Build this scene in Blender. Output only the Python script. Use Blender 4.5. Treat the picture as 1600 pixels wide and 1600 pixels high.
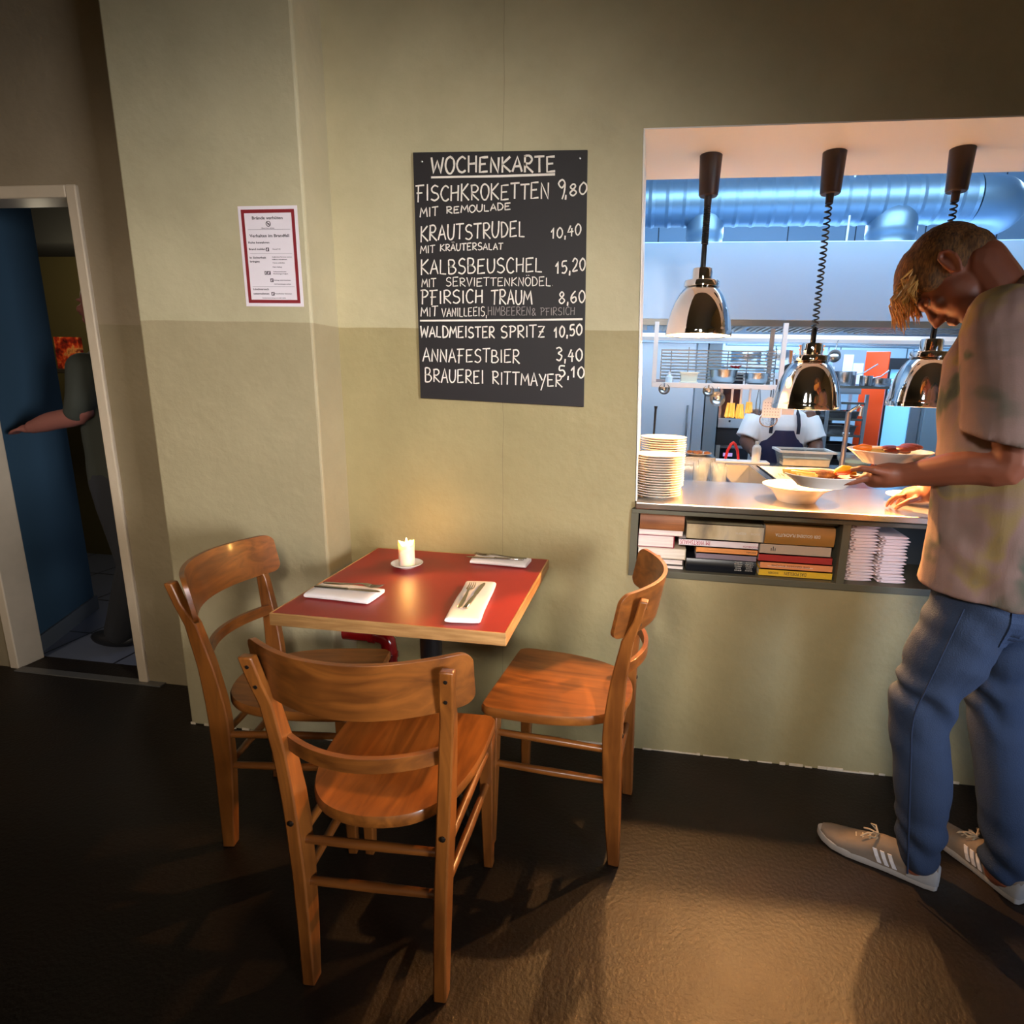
import bpy, bmesh, math, random
from mathutils import Vector as V, Matrix as Mx, noise as NZ
random.seed(7)
for o in list(bpy.data.objects):
    bpy.data.objects.remove(o)
sc = bpy.context.scene
COL = sc.collection
PI = math.pi

# ------------------------------------------------------------------ camera
FPX, CX, CY, CAMZ = 901.6, 880.0, 800.0, 1.40
YAW, PITCH, ROLL = -0.1403, 0.2220, -0.0257
fw = V((math.sin(YAW)*math.cos(PITCH), math.cos(YAW)*math.cos(PITCH), -math.sin(PITCH)))
rt = V((math.cos(YAW), -math.sin(YAW), 0))
dn = fw.cross(rt)
c_, s_ = math.cos(ROLL), math.sin(ROLL)
rt, dn = c_*rt + s_*dn, -s_*rt + c_*dn
cd = bpy.data.cameras.new('camera')
cam = bpy.data.objects.new('camera', cd)
COL.objects.link(cam)
cd.sensor_width = 36
cd.lens = FPX/1600*36
cd.shift_x = (800-CX)/1600
cd.shift_y = (CY-800)/1600
cd.clip_start = 0.02
cam.matrix_world = Mx(((rt.x, -dn.x, -fw.x, 0), (rt.y, -dn.y, -fw.y, 0), (rt.z, -dn.z, -fw.z, CAMZ), (0, 0, 0, 1)))
sc.camera = cam

def at(u, v, ax, val):
    """world point seen at (u, v) of the photo on the plane axis = val (used to measure the flat board)"""
    d = rt*((u-CX)/FPX) + dn*((v-CY)/FPX) + fw
    c = V((0, 0, CAMZ))
    return c + d*((val-c[ax])/d[ax])

# ------------------------------------------------------------------ world, exposure, room lights and added fills
sc.view_settings.view_transform = 'Standard'
sc.view_settings.look = 'None'
sc.view_settings.gamma = 1
sc.view_settings.use_curve_mapping = False
sc.view_settings.exposure = 0.0
W = bpy.data.worlds.new('world')
sc.world = W
W.use_nodes = True
W.node_tree.nodes['Background'].inputs[0].default_value = (0.55, 0.72, 1.0, 1)
W.node_tree.nodes['Background'].inputs[1].default_value = 0.6

def light(name, kind, loc, target, power, col, size=0.5, size_y=None, spread=None, spot=None, blend=1.0):
    ld = bpy.data.lights.new(name, kind)
    ld.energy = power
    ld.color = col
    if kind == 'AREA':
        ld.size = size
        if size_y:
            ld.shape = 'RECTANGLE'
            ld.size_y = size_y
        if spread:
            ld.spread = math.radians(spread)
    else:
        ld.shadow_soft_size = size
    if kind == 'SPOT':
        ld.spot_size = math.radians(spot)
        ld.spot_blend = blend
    o = bpy.data.objects.new(name, ld)
    COL.objects.link(o)
    o.location = loc
    if target is not None:
        o.rotation_euler = (V(target)-V(loc)).to_track_quat('-Z', 'Y').to_euler()
    return o

light('wall_falloff_fill', 'SPOT', (0.35, -1.5, 2.55), (-0.82, 2.04, 1.22), 375, (1.0, 0.93, 0.84), size=0.30, spot=43)  # added unseen spot; its cone falloff darkens the wall towards the corners
light('lower_wall_fill', 'SPOT', (-0.55, -1.3, 2.55), (0.55, 2.04, 0.50), 400, (1.0, 0.95, 0.92), size=0.30, spot=30)  # added unseen spot brightening the lower right part of the wall
light('window_daylight', 'AREA', (2.62, -0.9, 1.30), (-1.10, 1.95, 1.10), 14.5, (0.94, 0.95, 1.0), size=1.0, size_y=1.0, spread=42)
light('waiter_rim_fill', 'AREA', (2.60, 0.05, 1.05), (1.10, 1.55, 0.75), 2.6, (0.42, 0.62, 1.0), size=0.5, size_y=1.2, spread=28)  # added narrow cool beam for the blue edge on the waiter's jeans
light('chrome_reflection_fill', 'AREA', (0.1, -1.7, 2.3), (0.1, -2.6, 1.1), 30, (1.0, 0.82, 0.62), size=1.2, size_y=0.3, spread=110)  # added unseen light on the front wall, for the chrome shades to reflect
light('door_wall_fill', 'AREA', (-2.3, -1.9, 2.1), (-2.5, 2.1, 1.0), 5.0, (1.0, 0.84, 0.66), size=0.6, spread=46)  # added fill lifting the door wall and the pillar
light('kitchen_ceiling_light', 'AREA', (0.9, 2.72, 2.80), (0.9, 3.5, 0.9), 70, (0.46, 0.72, 1.0), size=2.4, size_y=0.7)
light('kitchen_rear_light', 'AREA', (1.4, 5.15, 2.62), (1.3, 5.0, 0.5), 200, (0.56, 0.78, 1.0), size=2.6, size_y=1.0)
light('cold_room_fill', 'AREA', (0.5, 3.75, 1.715), (0.5, 4.7, 0.9), 16, (0.62, 0.82, 1.0), size=2.4, size_y=0.15)  # added fill under the hood, brightening the cold room panels
light('corridor_light', 'AREA', (-1.75, 2.95, 0.95), (-3.1, 2.6, 0.6), 2.0, (0.58, 0.72, 1.0), size=0.5, size_y=0.8)
light('corridor_back_fill', 'POINT', (-3.48, 3.05, 1.95), None, 7.0, (1.0, 0.85, 0.6), size=0.08)  # added unseen warm light for the olive wall and the flyer

# ------------------------------------------------------------------ materials
def C(h):
    r = []
    for i in (0, 2, 4):
        c = int(h[i:i+2], 16)/255
        r.append(c/12.92 if c <= 0.04045 else ((c+0.055)/1.055)**2.4)
    return (*r, 1)

def mat(name, col, rough=0.5, metal=0.0, vary=0.0, vscale=6.0, bump=0.0, bscale=60.0, coat=0.0, emit=0.0,
        trans=0.0, sss=0.0, spec=None, aniso=None, ior=None, alpha=None):
    m = bpy.data.materials.new(name)
    m.use_nodes = True
    nt = m.node_tree
    b = nt.nodes['Principled BSDF']
    c = C(col) if isinstance(col, str) else (*col, 1)
    b.inputs['Base Color'].default_value = c
    b.inputs['Roughness'].default_value = rough
    b.inputs['Metallic'].default_value = metal
    if coat:
        b.inputs['Coat Weight'].default_value = coat
        b.inputs['Coat Roughness'].default_value = 0.12
    if spec is not None:
        b.inputs['Specular IOR Level'].default_value = spec
    if trans:
        b.inputs['Transmission Weight'].default_value = trans
    if ior:
        b.inputs['IOR'].default_value = ior
    if sss:
        b.inputs['Subsurface Weight'].default_value = sss
        b.inputs['Subsurface Radius'].default_value = (0.5, 0.25, 0.1)
        b.inputs['Subsurface Scale'].default_value = 0.02
    if emit:
        b.inputs['Emission Color'].default_value = c
        b.inputs['Emission Strength'].default_value = emit
    if vary or bump:
        tc = nt.nodes.new('ShaderNodeTexCoord')
    if vary:
        n = nt.nodes.new('ShaderNodeTexNoise')
        n.inputs['Scale'].default_value = vscale
        n.inputs['Detail'].default_value = 5
        mx = nt.nodes.new('ShaderNodeMix')
        mx.data_type = 'RGBA'
        mx.inputs[6].default_value = tuple(max(0, x*(1-vary)) for x in c[:3])+(1,)
        mx.inputs[7].default_value = tuple(min(1, x*(1+vary)) for x in c[:3])+(1,)
        nt.links.new(tc.outputs['Object'], n.inputs['Vector'])
        nt.links.new(n.outputs['Fac'], mx.inputs[0])
        nt.links.new(mx.outputs[2], b.inputs['Base Color'])
    if bump:
        n2 = nt.nodes.new('ShaderNodeTexNoise')
        n2.inputs['Scale'].default_value = bscale
        n2.inputs['Detail'].default_value = 4
        bp = nt.nodes.new('ShaderNodeBump')
        bp.inputs['Strength'].default_value = bump
        bp.inputs['Distance'].default_value = 0.01
        nt.links.new(tc.outputs['Object'], n2.inputs['Vector'])
        nt.links.new(n2.outputs['Fac'], bp.inputs['Height'])
        nt.links.new(bp.outputs['Normal'], b.inputs['Normal'])
    return m

def nodes(m):
    return m.node_tree, m.node_tree.nodes, m.node_tree.nodes['Principled BSDF']

def wood(name, c1, c2, scale=(26, 2.2, 26), rough=0.38, coat=0.25, warp=1.2):
    m = mat(name, c1, rough=rough, coat=coat)
    nt, N, b = nodes(m)
    tc = N.new('ShaderNodeTexCoord')
    mp = N.new('ShaderNodeMapping')
    mp.inputs['Scale'].default_value = scale
    n = N.new('ShaderNodeTexNoise')
    n.inputs['Scale'].default_value = 1.0
    n.inputs['Detail'].default_value = 6
    n.inputs['Distortion'].default_value = warp
    n2 = N.new('ShaderNodeTexNoise')
    n2.inputs['Scale'].default_value = 7
    n2.inputs['Detail'].default_value = 4
    r = N.new('ShaderNodeValToRGB')
    r.color_ramp.elements[0].position = 0.3
    r.color_ramp.elements[0].color = C(c2)
    r.color_ramp.elements[1].position = 0.68
    r.color_ramp.elements[1].color = C(c1)
    mx = N.new('ShaderNodeMix')
    mx.data_type = 'RGBA'
    mx.blend_type = 'MULTIPLY'
    mx.inputs[0].default_value = 0.45
    nt.links.new(tc.outputs['Object'], mp.inputs[0])
    nt.links.new(mp.outputs[0], n.inputs['Vector'])
    nt.links.new(tc.outputs['Object'], n2.inputs['Vector'])
    nt.links.new(n.outputs['Fac'], r.inputs[0])
    nt.links.new(r.outputs[0], mx.inputs[6])
    nt.links.new(n2.outputs['Color'], mx.inputs[7])
    r2 = N.new('ShaderNodeValToRGB')
    r2.color_ramp.elements[0].position = 0.35
    r2.color_ramp.elements[0].color = (0.5, 0.45, 0.4, 1)
    r2.color_ramp.elements[1].position = 0.65
    r2.color_ramp.elements[1].color = (1, 1, 1, 1)
    nt.links.new(n2.outputs['Fac'], r2.inputs[0])
    nt.links.new(r2.outputs[0], mx.inputs[7])
    nt.links.new(mx.outputs[2], b.inputs['Base Color'])
    bp = N.new('ShaderNodeBump')
    bp.inputs['Strength'].default_value = 0.06
    bp.inputs['Distance'].default_value = 0.002
    nt.links.new(n.outputs['Fac'], bp.inputs['Height'])
    nt.links.new(bp.outputs['Normal'], b.inputs['Normal'])
    return m

def wall_paint(name, up, low, zdiv=1.572, crack=None):
    """two-coat wall paint: light above the painted line, darker below it, over uneven plaster"""
    m = mat(name, up, rough=0.55)
    nt, N, b = nodes(m)
    g = N.new('ShaderNodeNewGeometry')
    sp = N.new('ShaderNodeSeparateXYZ')
    nt.links.new(g.outputs['Position'], sp.inputs[0])
    nz = N.new('ShaderNodeTexNoise')
    nz.inputs['Scale'].default_value = 5
    nz.inputs['Detail'].default_value = 6
    nt.links.new(g.outputs['Position'], nz.inputs['Vector'])
    ma = N.new('ShaderNodeMath')
    ma.operation = 'MULTIPLY_ADD'
    ma.inputs[1].default_value = 0.012
    nt.links.new(nz.outputs['Fac'], ma.inputs[0])
    nt.links.new(sp.outputs['Z'], ma.inputs[2])
    gt = N.new('ShaderNodeMath')
    gt.operation = 'GREATER_THAN'
    gt.inputs[1].default_value = zdiv+0.006
    nt.links.new(ma.outputs[0], gt.inputs[0])
    mx = N.new('ShaderNodeMix')
    mx.data_type = 'RGBA'
    mx.inputs[6].default_value = C(low)
    mx.inputs[7].default_value = C(up)
    nt.links.new(gt.outputs[0], mx.inputs[0])
    # worn blotches
    n2 = N.new('ShaderNodeTexNoise')
    n2.inputs['Scale'].default_value = 2.4
    n2.inputs['Detail'].default_value = 8
    n2.inputs['Roughness'].default_value = 0.65
    nt.links.new(g.outputs['Position'], n2.inputs['Vector'])
    r = N.new('ShaderNodeValToRGB')
    r.color_ramp.elements[0].position = 0.3
    r.color_ramp.elements[0].color = (0.80, 0.79, 0.77, 1)
    r.color_ramp.elements[1].position = 0.7
    r.color_ramp.elements[1].color = (1, 1, 1, 1)
    nt.links.new(n2.outputs['Fac'], r.inputs[0])
    m2 = N.new('ShaderNodeMix')
    m2.data_type = 'RGBA'
    m2.blend_type = 'MULTIPLY'
    m2.inputs[0].default_value = 1.0
    nt.links.new(mx.outputs[2], m2.inputs[6])
    nt.links.new(r.outputs[0], m2.inputs[7])
    last = m2.outputs[2]
    if crack is not None:      # hairline crack in the plaster
        a = N.new('ShaderNodeMath')
        a.operation = 'MULTIPLY_ADD'
        a.inputs[1].default_value = 0.02
        nt.links.new(nz.outputs['Fac'], a.inputs[0])
        nt.links.new(sp.outputs['X'], a.inputs[2])
        q = N.new('ShaderNodeMath')
        q.operation = 'COMPARE'
        q.inputs[1].default_value = crack+0.01
        q.inputs[2].default_value = 0.0012
        nt.links.new(a.outputs[0], q.inputs[0])
        sc_ = N.new('ShaderNodeMath')
        sc_.operation = 'MULTIPLY'
        sc_.inputs[1].default_value = 0.35
        nt.links.new(q.outputs[0], sc_.inputs[0])
        m3 = N.new('ShaderNodeMix')
        m3.data_type = 'RGBA'
        m3.inputs[7].default_value = C('5a5238')
        nt.links.new(sc_.outputs[0], m3.inputs[0])
        nt.links.new(last, m3.inputs[6])
        last = m3.outputs[2]
    nt.links.new(last, b.inputs['Base Color'])
    n3 = N.new('ShaderNodeTexNoise')
    n3.inputs['Scale'].default_value = 26
    n3.inputs['Detail'].default_value = 8
    nt.links.new(g.outputs['Position'], n3.inputs['Vector'])
    ad = N.new('ShaderNodeMath')
    ad.operation = 'MULTIPLY_ADD'
    ad.inputs[1].default_value = 2.2
    nt.links.new(n2.outputs['Fac'], ad.inputs[0])
    nt.links.new(n3.outputs['Fac'], ad.inputs[2])
    bp = N.new('ShaderNodeBump')
    bp.inputs['Strength'].default_value = 0.32
    bp.inputs['Distance'].default_value = 0.008
    nt.links.new(ad.outputs[0], bp.inputs['Height'])
    nt.links.new(bp.outputs['Normal'], b.inputs['Normal'])
    return m

def ramp_mat(name, stops, scale=4.0, rough=0.7, detail=5, distort=0.0, bump=0.0, bscale=80, stretch=(1, 1, 1), sheen=0):
    m = mat(name, stops[0][1], rough=rough, bump=bump, bscale=bscale)
    nt, N, b = nodes(m)
    tc = N.new('ShaderNodeTexCoord')
    mp = N.new('ShaderNodeMapping')
    mp.inputs['Scale'].default_value = stretch
    n = N.new('ShaderNodeTexNoise')
    n.inputs['Scale'].default_value = scale
    n.inputs['Detail'].default_value = detail
    n.inputs['Distortion'].default_value = distort
    r = N.new('ShaderNodeValToRGB')
    e = r.color_ramp.elements
    while len(e) < len(stops):
        e.new(0.5)
    for el, (p, c) in zip(e, stops):
        el.position = p
        el.color = C(c)
    nt.links.new(tc.outputs['Object'], mp.inputs[0])
    nt.links.new(mp.outputs[0], n.inputs['Vector'])
    nt.links.new(n.outputs['Fac'], r.inputs[0])
    nt.links.new(r.outputs[0], b.inputs['Base Color'])
    return m

# ------------------------------------------------------------------ mesh building
def link(o, parent=None):
    COL.objects.link(o)
    if parent is not None:
        o.parent = parent
    return o

class MB:
    def __init__(s):
        s.v, s.f, s.m, s.cur = [], [], [], 0

    def add(s, vs, fs, M=None):
        k = len(s.v)
        for p in vs:
            p = V(p)
            s.v.append(M @ p if M is not None else p)
        for f in fs:
            s.f.append([i+k for i in f])
            s.m.append(s.cur)
        return s

    def box(s, x0, x1, y0, y1, z0, z1, M=None):
        vs = [(x, y, z) for z in (z0, z1) for y in (y0, y1) for x in (x0, x1)]
        return s.add(vs, [(0, 2, 3, 1), (4, 5, 7, 6), (0, 1, 5, 4), (2, 6, 7, 3), (0, 4, 6, 2), (1, 3, 7, 5)], M)

    def cbox(s, c, size, M=None):
        a = [(c[i]-size[i]/2, c[i]+size[i]/2) for i in range(3)]
        return s.box(*a[0], *a[1], *a[2], M)

    def rings(s, R, cap=True, closed=False, M=None):
        """loft through a list of equal length vertex rings"""
        n = len(R[0])
        vs = [p for r in R for p in r]
        fs = []
        k = len(R)
        for i in range(k if closed else k-1):
            a, b = i*n, ((i+1) % k)*n
            for j in range(n):
                j2 = (j+1) % n
                fs.append((a+j, a+j2, b+j2, b+j))
        if cap and not closed:
            fs.append(tuple(range(n-1, -1, -1)))
            fs.append(tuple(range((k-1)*n, k*n)))
        return s.add(vs, fs, M)

    def tube(s, pts, r, n=10, cap=True, flat=1.0, up=None, M=None, closed=False):
        pts = [V(p) for p in pts]
        k = len(pts)
        rr = r if isinstance(r, (list, tuple)) else [r]*k
        R = []
        t0 = None
        for i, p in enumerate(pts):
            if closed:
                t = (pts[(i+1) % k]-pts[i-1]).normalized()
            else:
                t = (pts[min(i+1, k-1)]-pts[max(i-1, 0)]).normalized()
            if t0 is None:
                u = V(up) if up else (V((0, 0, 1)) if abs(t.z) < 0.9 else V((1, 0, 0)))
                u = (u-t*u.dot(t)).normalized()
            else:
                u = (u-t*u.dot(t))
                u = u.normalized() if u.length > 1e-6 else t.orthogonal().normalized()
            t0 = t
            w = t.cross(u)
            R.append([p+(u*math.cos(a)*flat+w*math.sin(a))*rr[i] for a in (2*PI*j/n for j in range(n))])
        return s.rings(R, cap, closed, M)

    def lathe(s, prof, n=32, c=(0, 0, 0), M=None):
        R = [[V((c[0]+max(r, 1e-4)*math.cos(2*PI*j/n), c[1]+max(r, 1e-4)*math.sin(2*PI*j/n), c[2]+z)) for j in range(n)] for r, z in prof]
        return s.rings(R, True, False, M)

    def prism(s, poly, z0, z1, M=None):
        return s.rings([[V((x, y, z0)) for x, y in poly], [V((x, y, z1)) for x, y in poly]], True, False, M)

    def ell(s, c, rad, n=16, m=10, M=None):
        c = V(c)
        T = Mx.Translation(c) @ (M.to_4x4() if M is not None else Mx.Identity(4)) @ Mx.Diagonal((*rad, 1))
        R = [[V((math.sin(PI*i/m)*math.cos(2*PI*j/n), math.sin(PI*i/m)*math.sin(2*PI*j/n), -math.cos(PI*i/m))) for j in range(n)] for i in range(1, m)]
        vs = [p for r in R for p in r]+[V((0, 0, -1)), V((0, 0, 1))]
        fs = []
        for i in range(m-2):
            for j in range(n):
                a, b = i*n, (i+1)*n
                fs.append((a+j, a+(j+1) % n, b+(j+1) % n, b+j))
        for j in range(n):
            fs.append((len(vs)-2, (j+1) % n, j))
            fs.append((len(vs)-1, (m-2)*n+j, (m-2)*n+(j+1) % n))
        return s.add(vs, fs, T)

    def mesh(s, name, mats, smooth=40):
        me = bpy.data.meshes.new(name)
        me.from_pydata([tuple(p) for p in s.v], [], s.f)
        for m in (mats if isinstance(mats, (list, tuple)) else [mats]):
            me.materials.append(m)
        if s.m and max(s.m):
            me.polygons.foreach_set('material_index', s.m)
        bm = bmesh.new()
        bm.from_mesh(me)
        bmesh.ops.recalc_face_normals(bm, faces=bm.faces)
        bm.to_mesh(me)
        bm.free()
        if smooth:
            me.polygons.foreach_set('use_smooth', [True]*len(me.polygons))
            me.set_sharp_from_angle(angle=math.radians(smooth))
        me.update()
        return me

    def build(s, name, mats, parent=None, smooth=40, bevel=0, seg=2, sub=0, loc=None):
        o = bpy.data.objects.new(name, s.mesh(name, mats, smooth))
        link(o, parent)
        if loc:
            o.location = loc
        if bevel:
            b = o.modifiers.new('bevel', 'BEVEL')
            b.width = bevel
            b.segments = seg
            b.limit_method = 'ANGLE'
            b.angle_limit = math.radians(35)
        if sub:
            u = o.modifiers.new('sub', 'SUBSURF')
            u.levels = u.render_levels = sub
        return o

def tag(o, label, cat, group=None, kind=None):
    o['label'] = label
    o['category'] = cat
    if group:
        o['group'] = group
    if kind:
        o['kind'] = kind
    return o

def thing(name, label, cat, loc=(0, 0, 0), rotz=0.0, group=None):
    o = link(bpy.data.objects.new(name, None))
    o.empty_display_size = 0.1
    o.location = loc
    o.rotation_euler = (0, 0, rotz)
    return tag(o, label, cat, group)

def dup(root, loc, rotz=None, label=None, group=None, rot=None):
    def rec(o, parent):
        c = o.copy()
        COL.objects.link(c)
        c.parent = parent
        for ch in list(o.children):
            rec(ch, c)
        return c
    r = rec(root, None)
    r.location = loc
    if rotz is not None:
        r.rotation_euler = (0, 0, rotz)
    if rot is not None:
        r.rotation_euler = rot
    if label:
        r['label'] = label
    if group:
        r['group'] = group
    return r

def struct(mb, name, m, parent=None, bevel=0, smooth=0):
    o = mb.build(name, m, parent, smooth=smooth, bevel=bevel)
    if parent is None:
        o['kind'] = 'structure'
    return o

def blend_mesh(mb, name, mats, voxel, smooth_it=6, factor=0.5, disp=None):
    """fuse overlapping closed shapes into one continuous skin"""
    me = mb.mesh(name+'_src', mats, 0)
    o = bpy.data.objects.new('tmp', me)
    COL.objects.link(o)
    r = o.modifiers.new('r', 'REMESH')
    r.mode = 'VOXEL'
    r.voxel_size = voxel
    s = o.modifiers.new('s', 'SMOOTH')
    s.factor = factor
    s.iterations = smooth_it
    dg = bpy.context.evaluated_depsgraph_get()
    dg.update()
    out = bpy.data.meshes.new_from_object(o.evaluated_get(dg))
    bpy.data.objects.remove(o)
    bpy.data.meshes.remove(me)
    out.name = name
    out.materials.clear()
    for m in (mats if isinstance(mats, (list, tuple)) else [mats]):
        out.materials.append(m)
    out.polygons.foreach_set('material_index', [0]*len(out.polygons))
    if disp:
        nn = [v.normal.copy() for v in out.vertices]
        for v, n in zip(out.vertices, nn):
            v.co += n*disp(v.co)
    out.polygons.foreach_set('use_smooth', [True]*len(out.polygons))
    out.update()
    return out

_fonts = {}
def text_mesh(txt, height, M, mb, width=None, cap=0.73, bold=0.0):
    """lettering as real, thin raised mesh, baseline start at M's origin, x along the line, y up"""
    cu = bpy.data.curves.new('t', 'FONT')
    cu.body = txt
    cu.size = height/cap
    cu.extrude = 0.00025
    cu.resolution_u = 2
    if bold:
        cu.offset = bold
    o = bpy.data.objects.new('t', cu)
    COL.objects.link(o)
    dg = bpy.context.evaluated_depsgraph_get()
    dg.update()
    me = bpy.data.meshes.new_from_object(o.evaluated_get(dg))
    bpy.data.objects.remove(o)
    if len(me.vertices):
        xs = [v.co.x for v in me.vertices]
        x0, x1 = min(xs), max(xs)
        k = (width/(x1-x0)) if width else 1.0
        T = M @ Mx.Diagonal((k, 1, 1, 1)) @ Mx.Translation((-x0, 0, 0))
        mb.add([v.co for v in me.vertices], [list(p.vertices) for p in me.polygons], T)
    bpy.data.meshes.remove(me)
    bpy.data.curves.remove(cu)
# ================================================================== the dining room shell
m_wall = wall_paint('wall_paint_back', 'b7ac88', '9b8d64', crack=-0.515)
m_wall2 = wall_paint('wall_paint_pillar', 'b4aa8a', '9f9272')
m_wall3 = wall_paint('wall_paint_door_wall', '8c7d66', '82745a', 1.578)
m_white = mat('white_plaster', 'e8e2d8', 0.6, bump=0.05, bscale=30)
m_frame = mat('door_frame_paint', 'b5a58f', 0.45, vary=0.08, vscale=20)
m_ceil = mat('ceiling_paint', '8d8676', 0.9)

def floor_material():
    m = mat('dark_floor', '17110d', 0.42)
    nt, N, b = nodes(m)
    g = N.new('ShaderNodeNewGeometry')
    n = N.new('ShaderNodeTexNoise')
    n.inputs['Scale'].default_value = 3.0
    n.inputs['Detail'].default_value = 9
    n.inputs['Roughness'].default_value = 0.7
    nt.links.new(g.outputs['Position'], n.inputs['Vector'])
    r = N.new('ShaderNodeValToRGB')
    r.color_ramp.elements[0].position = 0.35
    r.color_ramp.elements[0].color = C('150f09')
    r.color_ramp.elements[1].position = 0.7
    r.color_ramp.elements[1].color = C('24180e')
    nt.links.new(n.outputs['Fac'], r.inputs[0])
    nt.links.new(r.outputs[0], b.inputs['Base Color'])
    n2 = N.new('ShaderNodeTexNoise')
    n2.inputs['Scale'].default_value = 85
    n2.inputs['Detail'].default_value = 3
    nt.links.new(g.outputs['Position'], n2.inputs['Vector'])
    rr = N.new('ShaderNodeMapRange')
    rr.inputs[3].default_value = 0.42
    rr.inputs[4].default_value = 0.62
    nt.links.new(n.outputs['Fac'], rr.inputs[0])
    nt.links.new(rr.outputs[0], b.inputs['Roughness'])
    bp = N.new('ShaderNodeBump')
    bp.inputs['Strength'].default_value = 0.36
    bp.inputs['Distance'].default_value = 0.005
    b.inputs['Specular IOR Level'].default_value = 0.38
    nt.links.new(n2.outputs['Fac'], bp.inputs['Height'])
    nt.links.new(bp.outputs['Normal'], b.inputs['Normal'])
    return m

YW = 2.038           # dining side of the wall with the pass
XR, YF, XL, ZC = 2.7, -2.6, -4.4, 3.4
OX0, OX1, OZ0, OZ1 = -0.045, 1.75, 0.975, 2.18
struct(MB().box(XL, XR, YF, 2.25, -0.1, 0), 'floor', floor_material())
struct(MB().box(XL, XR, YF, 2.6, ZC, ZC+0.1), 'ceiling', m_ceil)
w = MB()
Mxz = Mx(((1, 0, 0, 0), (0, 0, 1, 0), (0, 1, 0, 0), (0, 0, 0, 1)))
OT, OB = -0.066, -0.028            # the old masonry reveal leans a little
w.prism([(-1.30, 0), (-.040, 0), (-.040, .962), (OB-.001, .97), (OT, OZ1), (OT, ZC), (-1.30, ZC)], YW, 2.50, Mxz)
w.box(OT, OX1, YW, 2.50, OZ1, ZC)
w.box(-.040, OX1, YW, 2.50, 0, 0.7125)
w.box(-.040, OX1, 2.345, 2.50, 0.7125, 0.962)
w.box(OX1, XR+0.1, YW, 2.50, 0, ZC)
struct(w, 'wall_back', m_wall)
# painted reveal of the opening
t = MB()
t.prism([(OB+.0005, .991), (OB+.0055, .991), (OT+.006, OZ1-.0045), (OT+.001, OZ1-.0045)], YW+0.0005, 2.5, Mxz)
struct(t, 'trim_1', m_white)
struct(MB().box(OT+.001, OX1, YW+0.0005, 2.5, OZ1-0.004, OZ1), 'trim_4', m_white)
struct(MB().box(-1.775, -1.125, 1.871, 2.25, 0, ZC), 'wall_pillar', m_wall2, bevel=0.008)
DX0, DX1, DZ1, YD = -2.925, -2.225, 2.065, 2.13
w = MB()
w.box(DX1, -1.77, YD, 2.25, 0, ZC)
w.box(XL, DX0, YD, 2.25, 0, ZC)
w.box(DX0, DX1, YD, 2.25, DZ1, ZC)
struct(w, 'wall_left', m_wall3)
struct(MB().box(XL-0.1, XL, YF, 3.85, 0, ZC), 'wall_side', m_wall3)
w = MB()          # window wall on the right, out of frame
w.box(XR, XR+0.1, YF, -1.8, 0, ZC)
w.box(XR, XR+0.1, 0.35, YW, 0, ZC)
w.box(XR, XR+0.1, -1.8, 0.35, 0, 0.45)
w.box(XR, XR+0.1, -1.8, 0.35, 2.15, ZC)
struct(w, 'wall_right', m_wall2)
struct(MB().box(XL, XR, YF-0.1, YF, 0, ZC), 'wall_front', m_wall2)
# door frame
t = MB()
fy0, fy1 = YD-0.014, YD+0.11
t.box(DX1-0.028, DX1+0.018, fy0, fy1, 0, DZ1+0.022)
t.box(DX0-0.018, DX0+0.028, fy0, fy1, 0, DZ1+0.022)
t.box(DX0+0.028, DX1-0.028, fy0, fy1, DZ1-0.024, DZ1+0.022)
struct(t, 'trim_2', m_frame, bevel=0.005)
struct(MB().box(DX0+0.03, DX1+0.10, 2.095, 2.135, 0, 0.006), 'trim_3', mat('threshold_metal', '7d7a75', 0.4, 0.6))
# chipped plaster edge where the wall meets the floor
rb = random.Random(3)
def chip_strip(xs, y, name):
    t = MB()
    x = xs[0]
    while x < xs[1]:
        d = rb.uniform(0.012, 0.06)
        t.box(x, min(x+d, xs[1]), y-rb.uniform(0.002, 0.006), y, 0, rb.uniform(0.003, 0.012))
        x += d+(rb.uniform(0, 0.05) if rb.random() < 0.35 else 0)
    struct(t, name, mat('chipped_plaster', 'c4b49a', 0.9, vary=0.3, vscale=40), bevel=0.001)
chip_strip((-1.1, 1.2), YW, 'baseboard_back')
chip_strip((-1.775, -1.13), 1.871, 'baseboard_pillar')

# ------------------------------------------------------------------ corridor behind the door
m_blue = mat('corridor_blue_paint', '2f4c60', 0.8, bump=0.05)
m_olive = mat('corridor_olive_paint', '6a6038', 0.7)
A, B = V((-2.96, 2.25, 0)), V((-3.21, 2.81, 0))
d = (B-A).normalized()
nrm = V((-d.y, d.x, 0))
w = MB()
q = [A, B, B+nrm*0.12, A+nrm*0.12]
w.prism([(p.x, p.y) for p in q], 0, 2.75)
struct(w, 'wall_corridor_left', m_blue)
t = MB()
q = [A-nrm*0.012, B-nrm*0.012+d*0.012, B+d*0.012, A]
t.prism([(p.x, p.y) for p in q], 0, 0.085)
struct(t, 'baseboard_corridor', mat('corridor_baseboard_grey', '5b6065', 0.5))
struct(MB().box(-4.4, -1.6, 3.75, 3.85, 0, 2.75), 'wall_corridor_back', m_olive)
struct(MB().box(-1.7, -1.6, 2.25, 3.75, 0, 2.75), 'wall_corridor_right', m_olive)
struct(MB().box(-4.4, -1.6, 2.25, 3.85, 2.75, 2.85), 'ceiling_corridor', mat('corridor_ceiling', '3a3a38', 0.9))
struct(MB().box(-4.4, -1.6, 3.35, 3.75, 2.16, 2.75), 'wall_corridor_soffit', mat('corridor_soffit', '2a2a26', 0.9))
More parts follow.
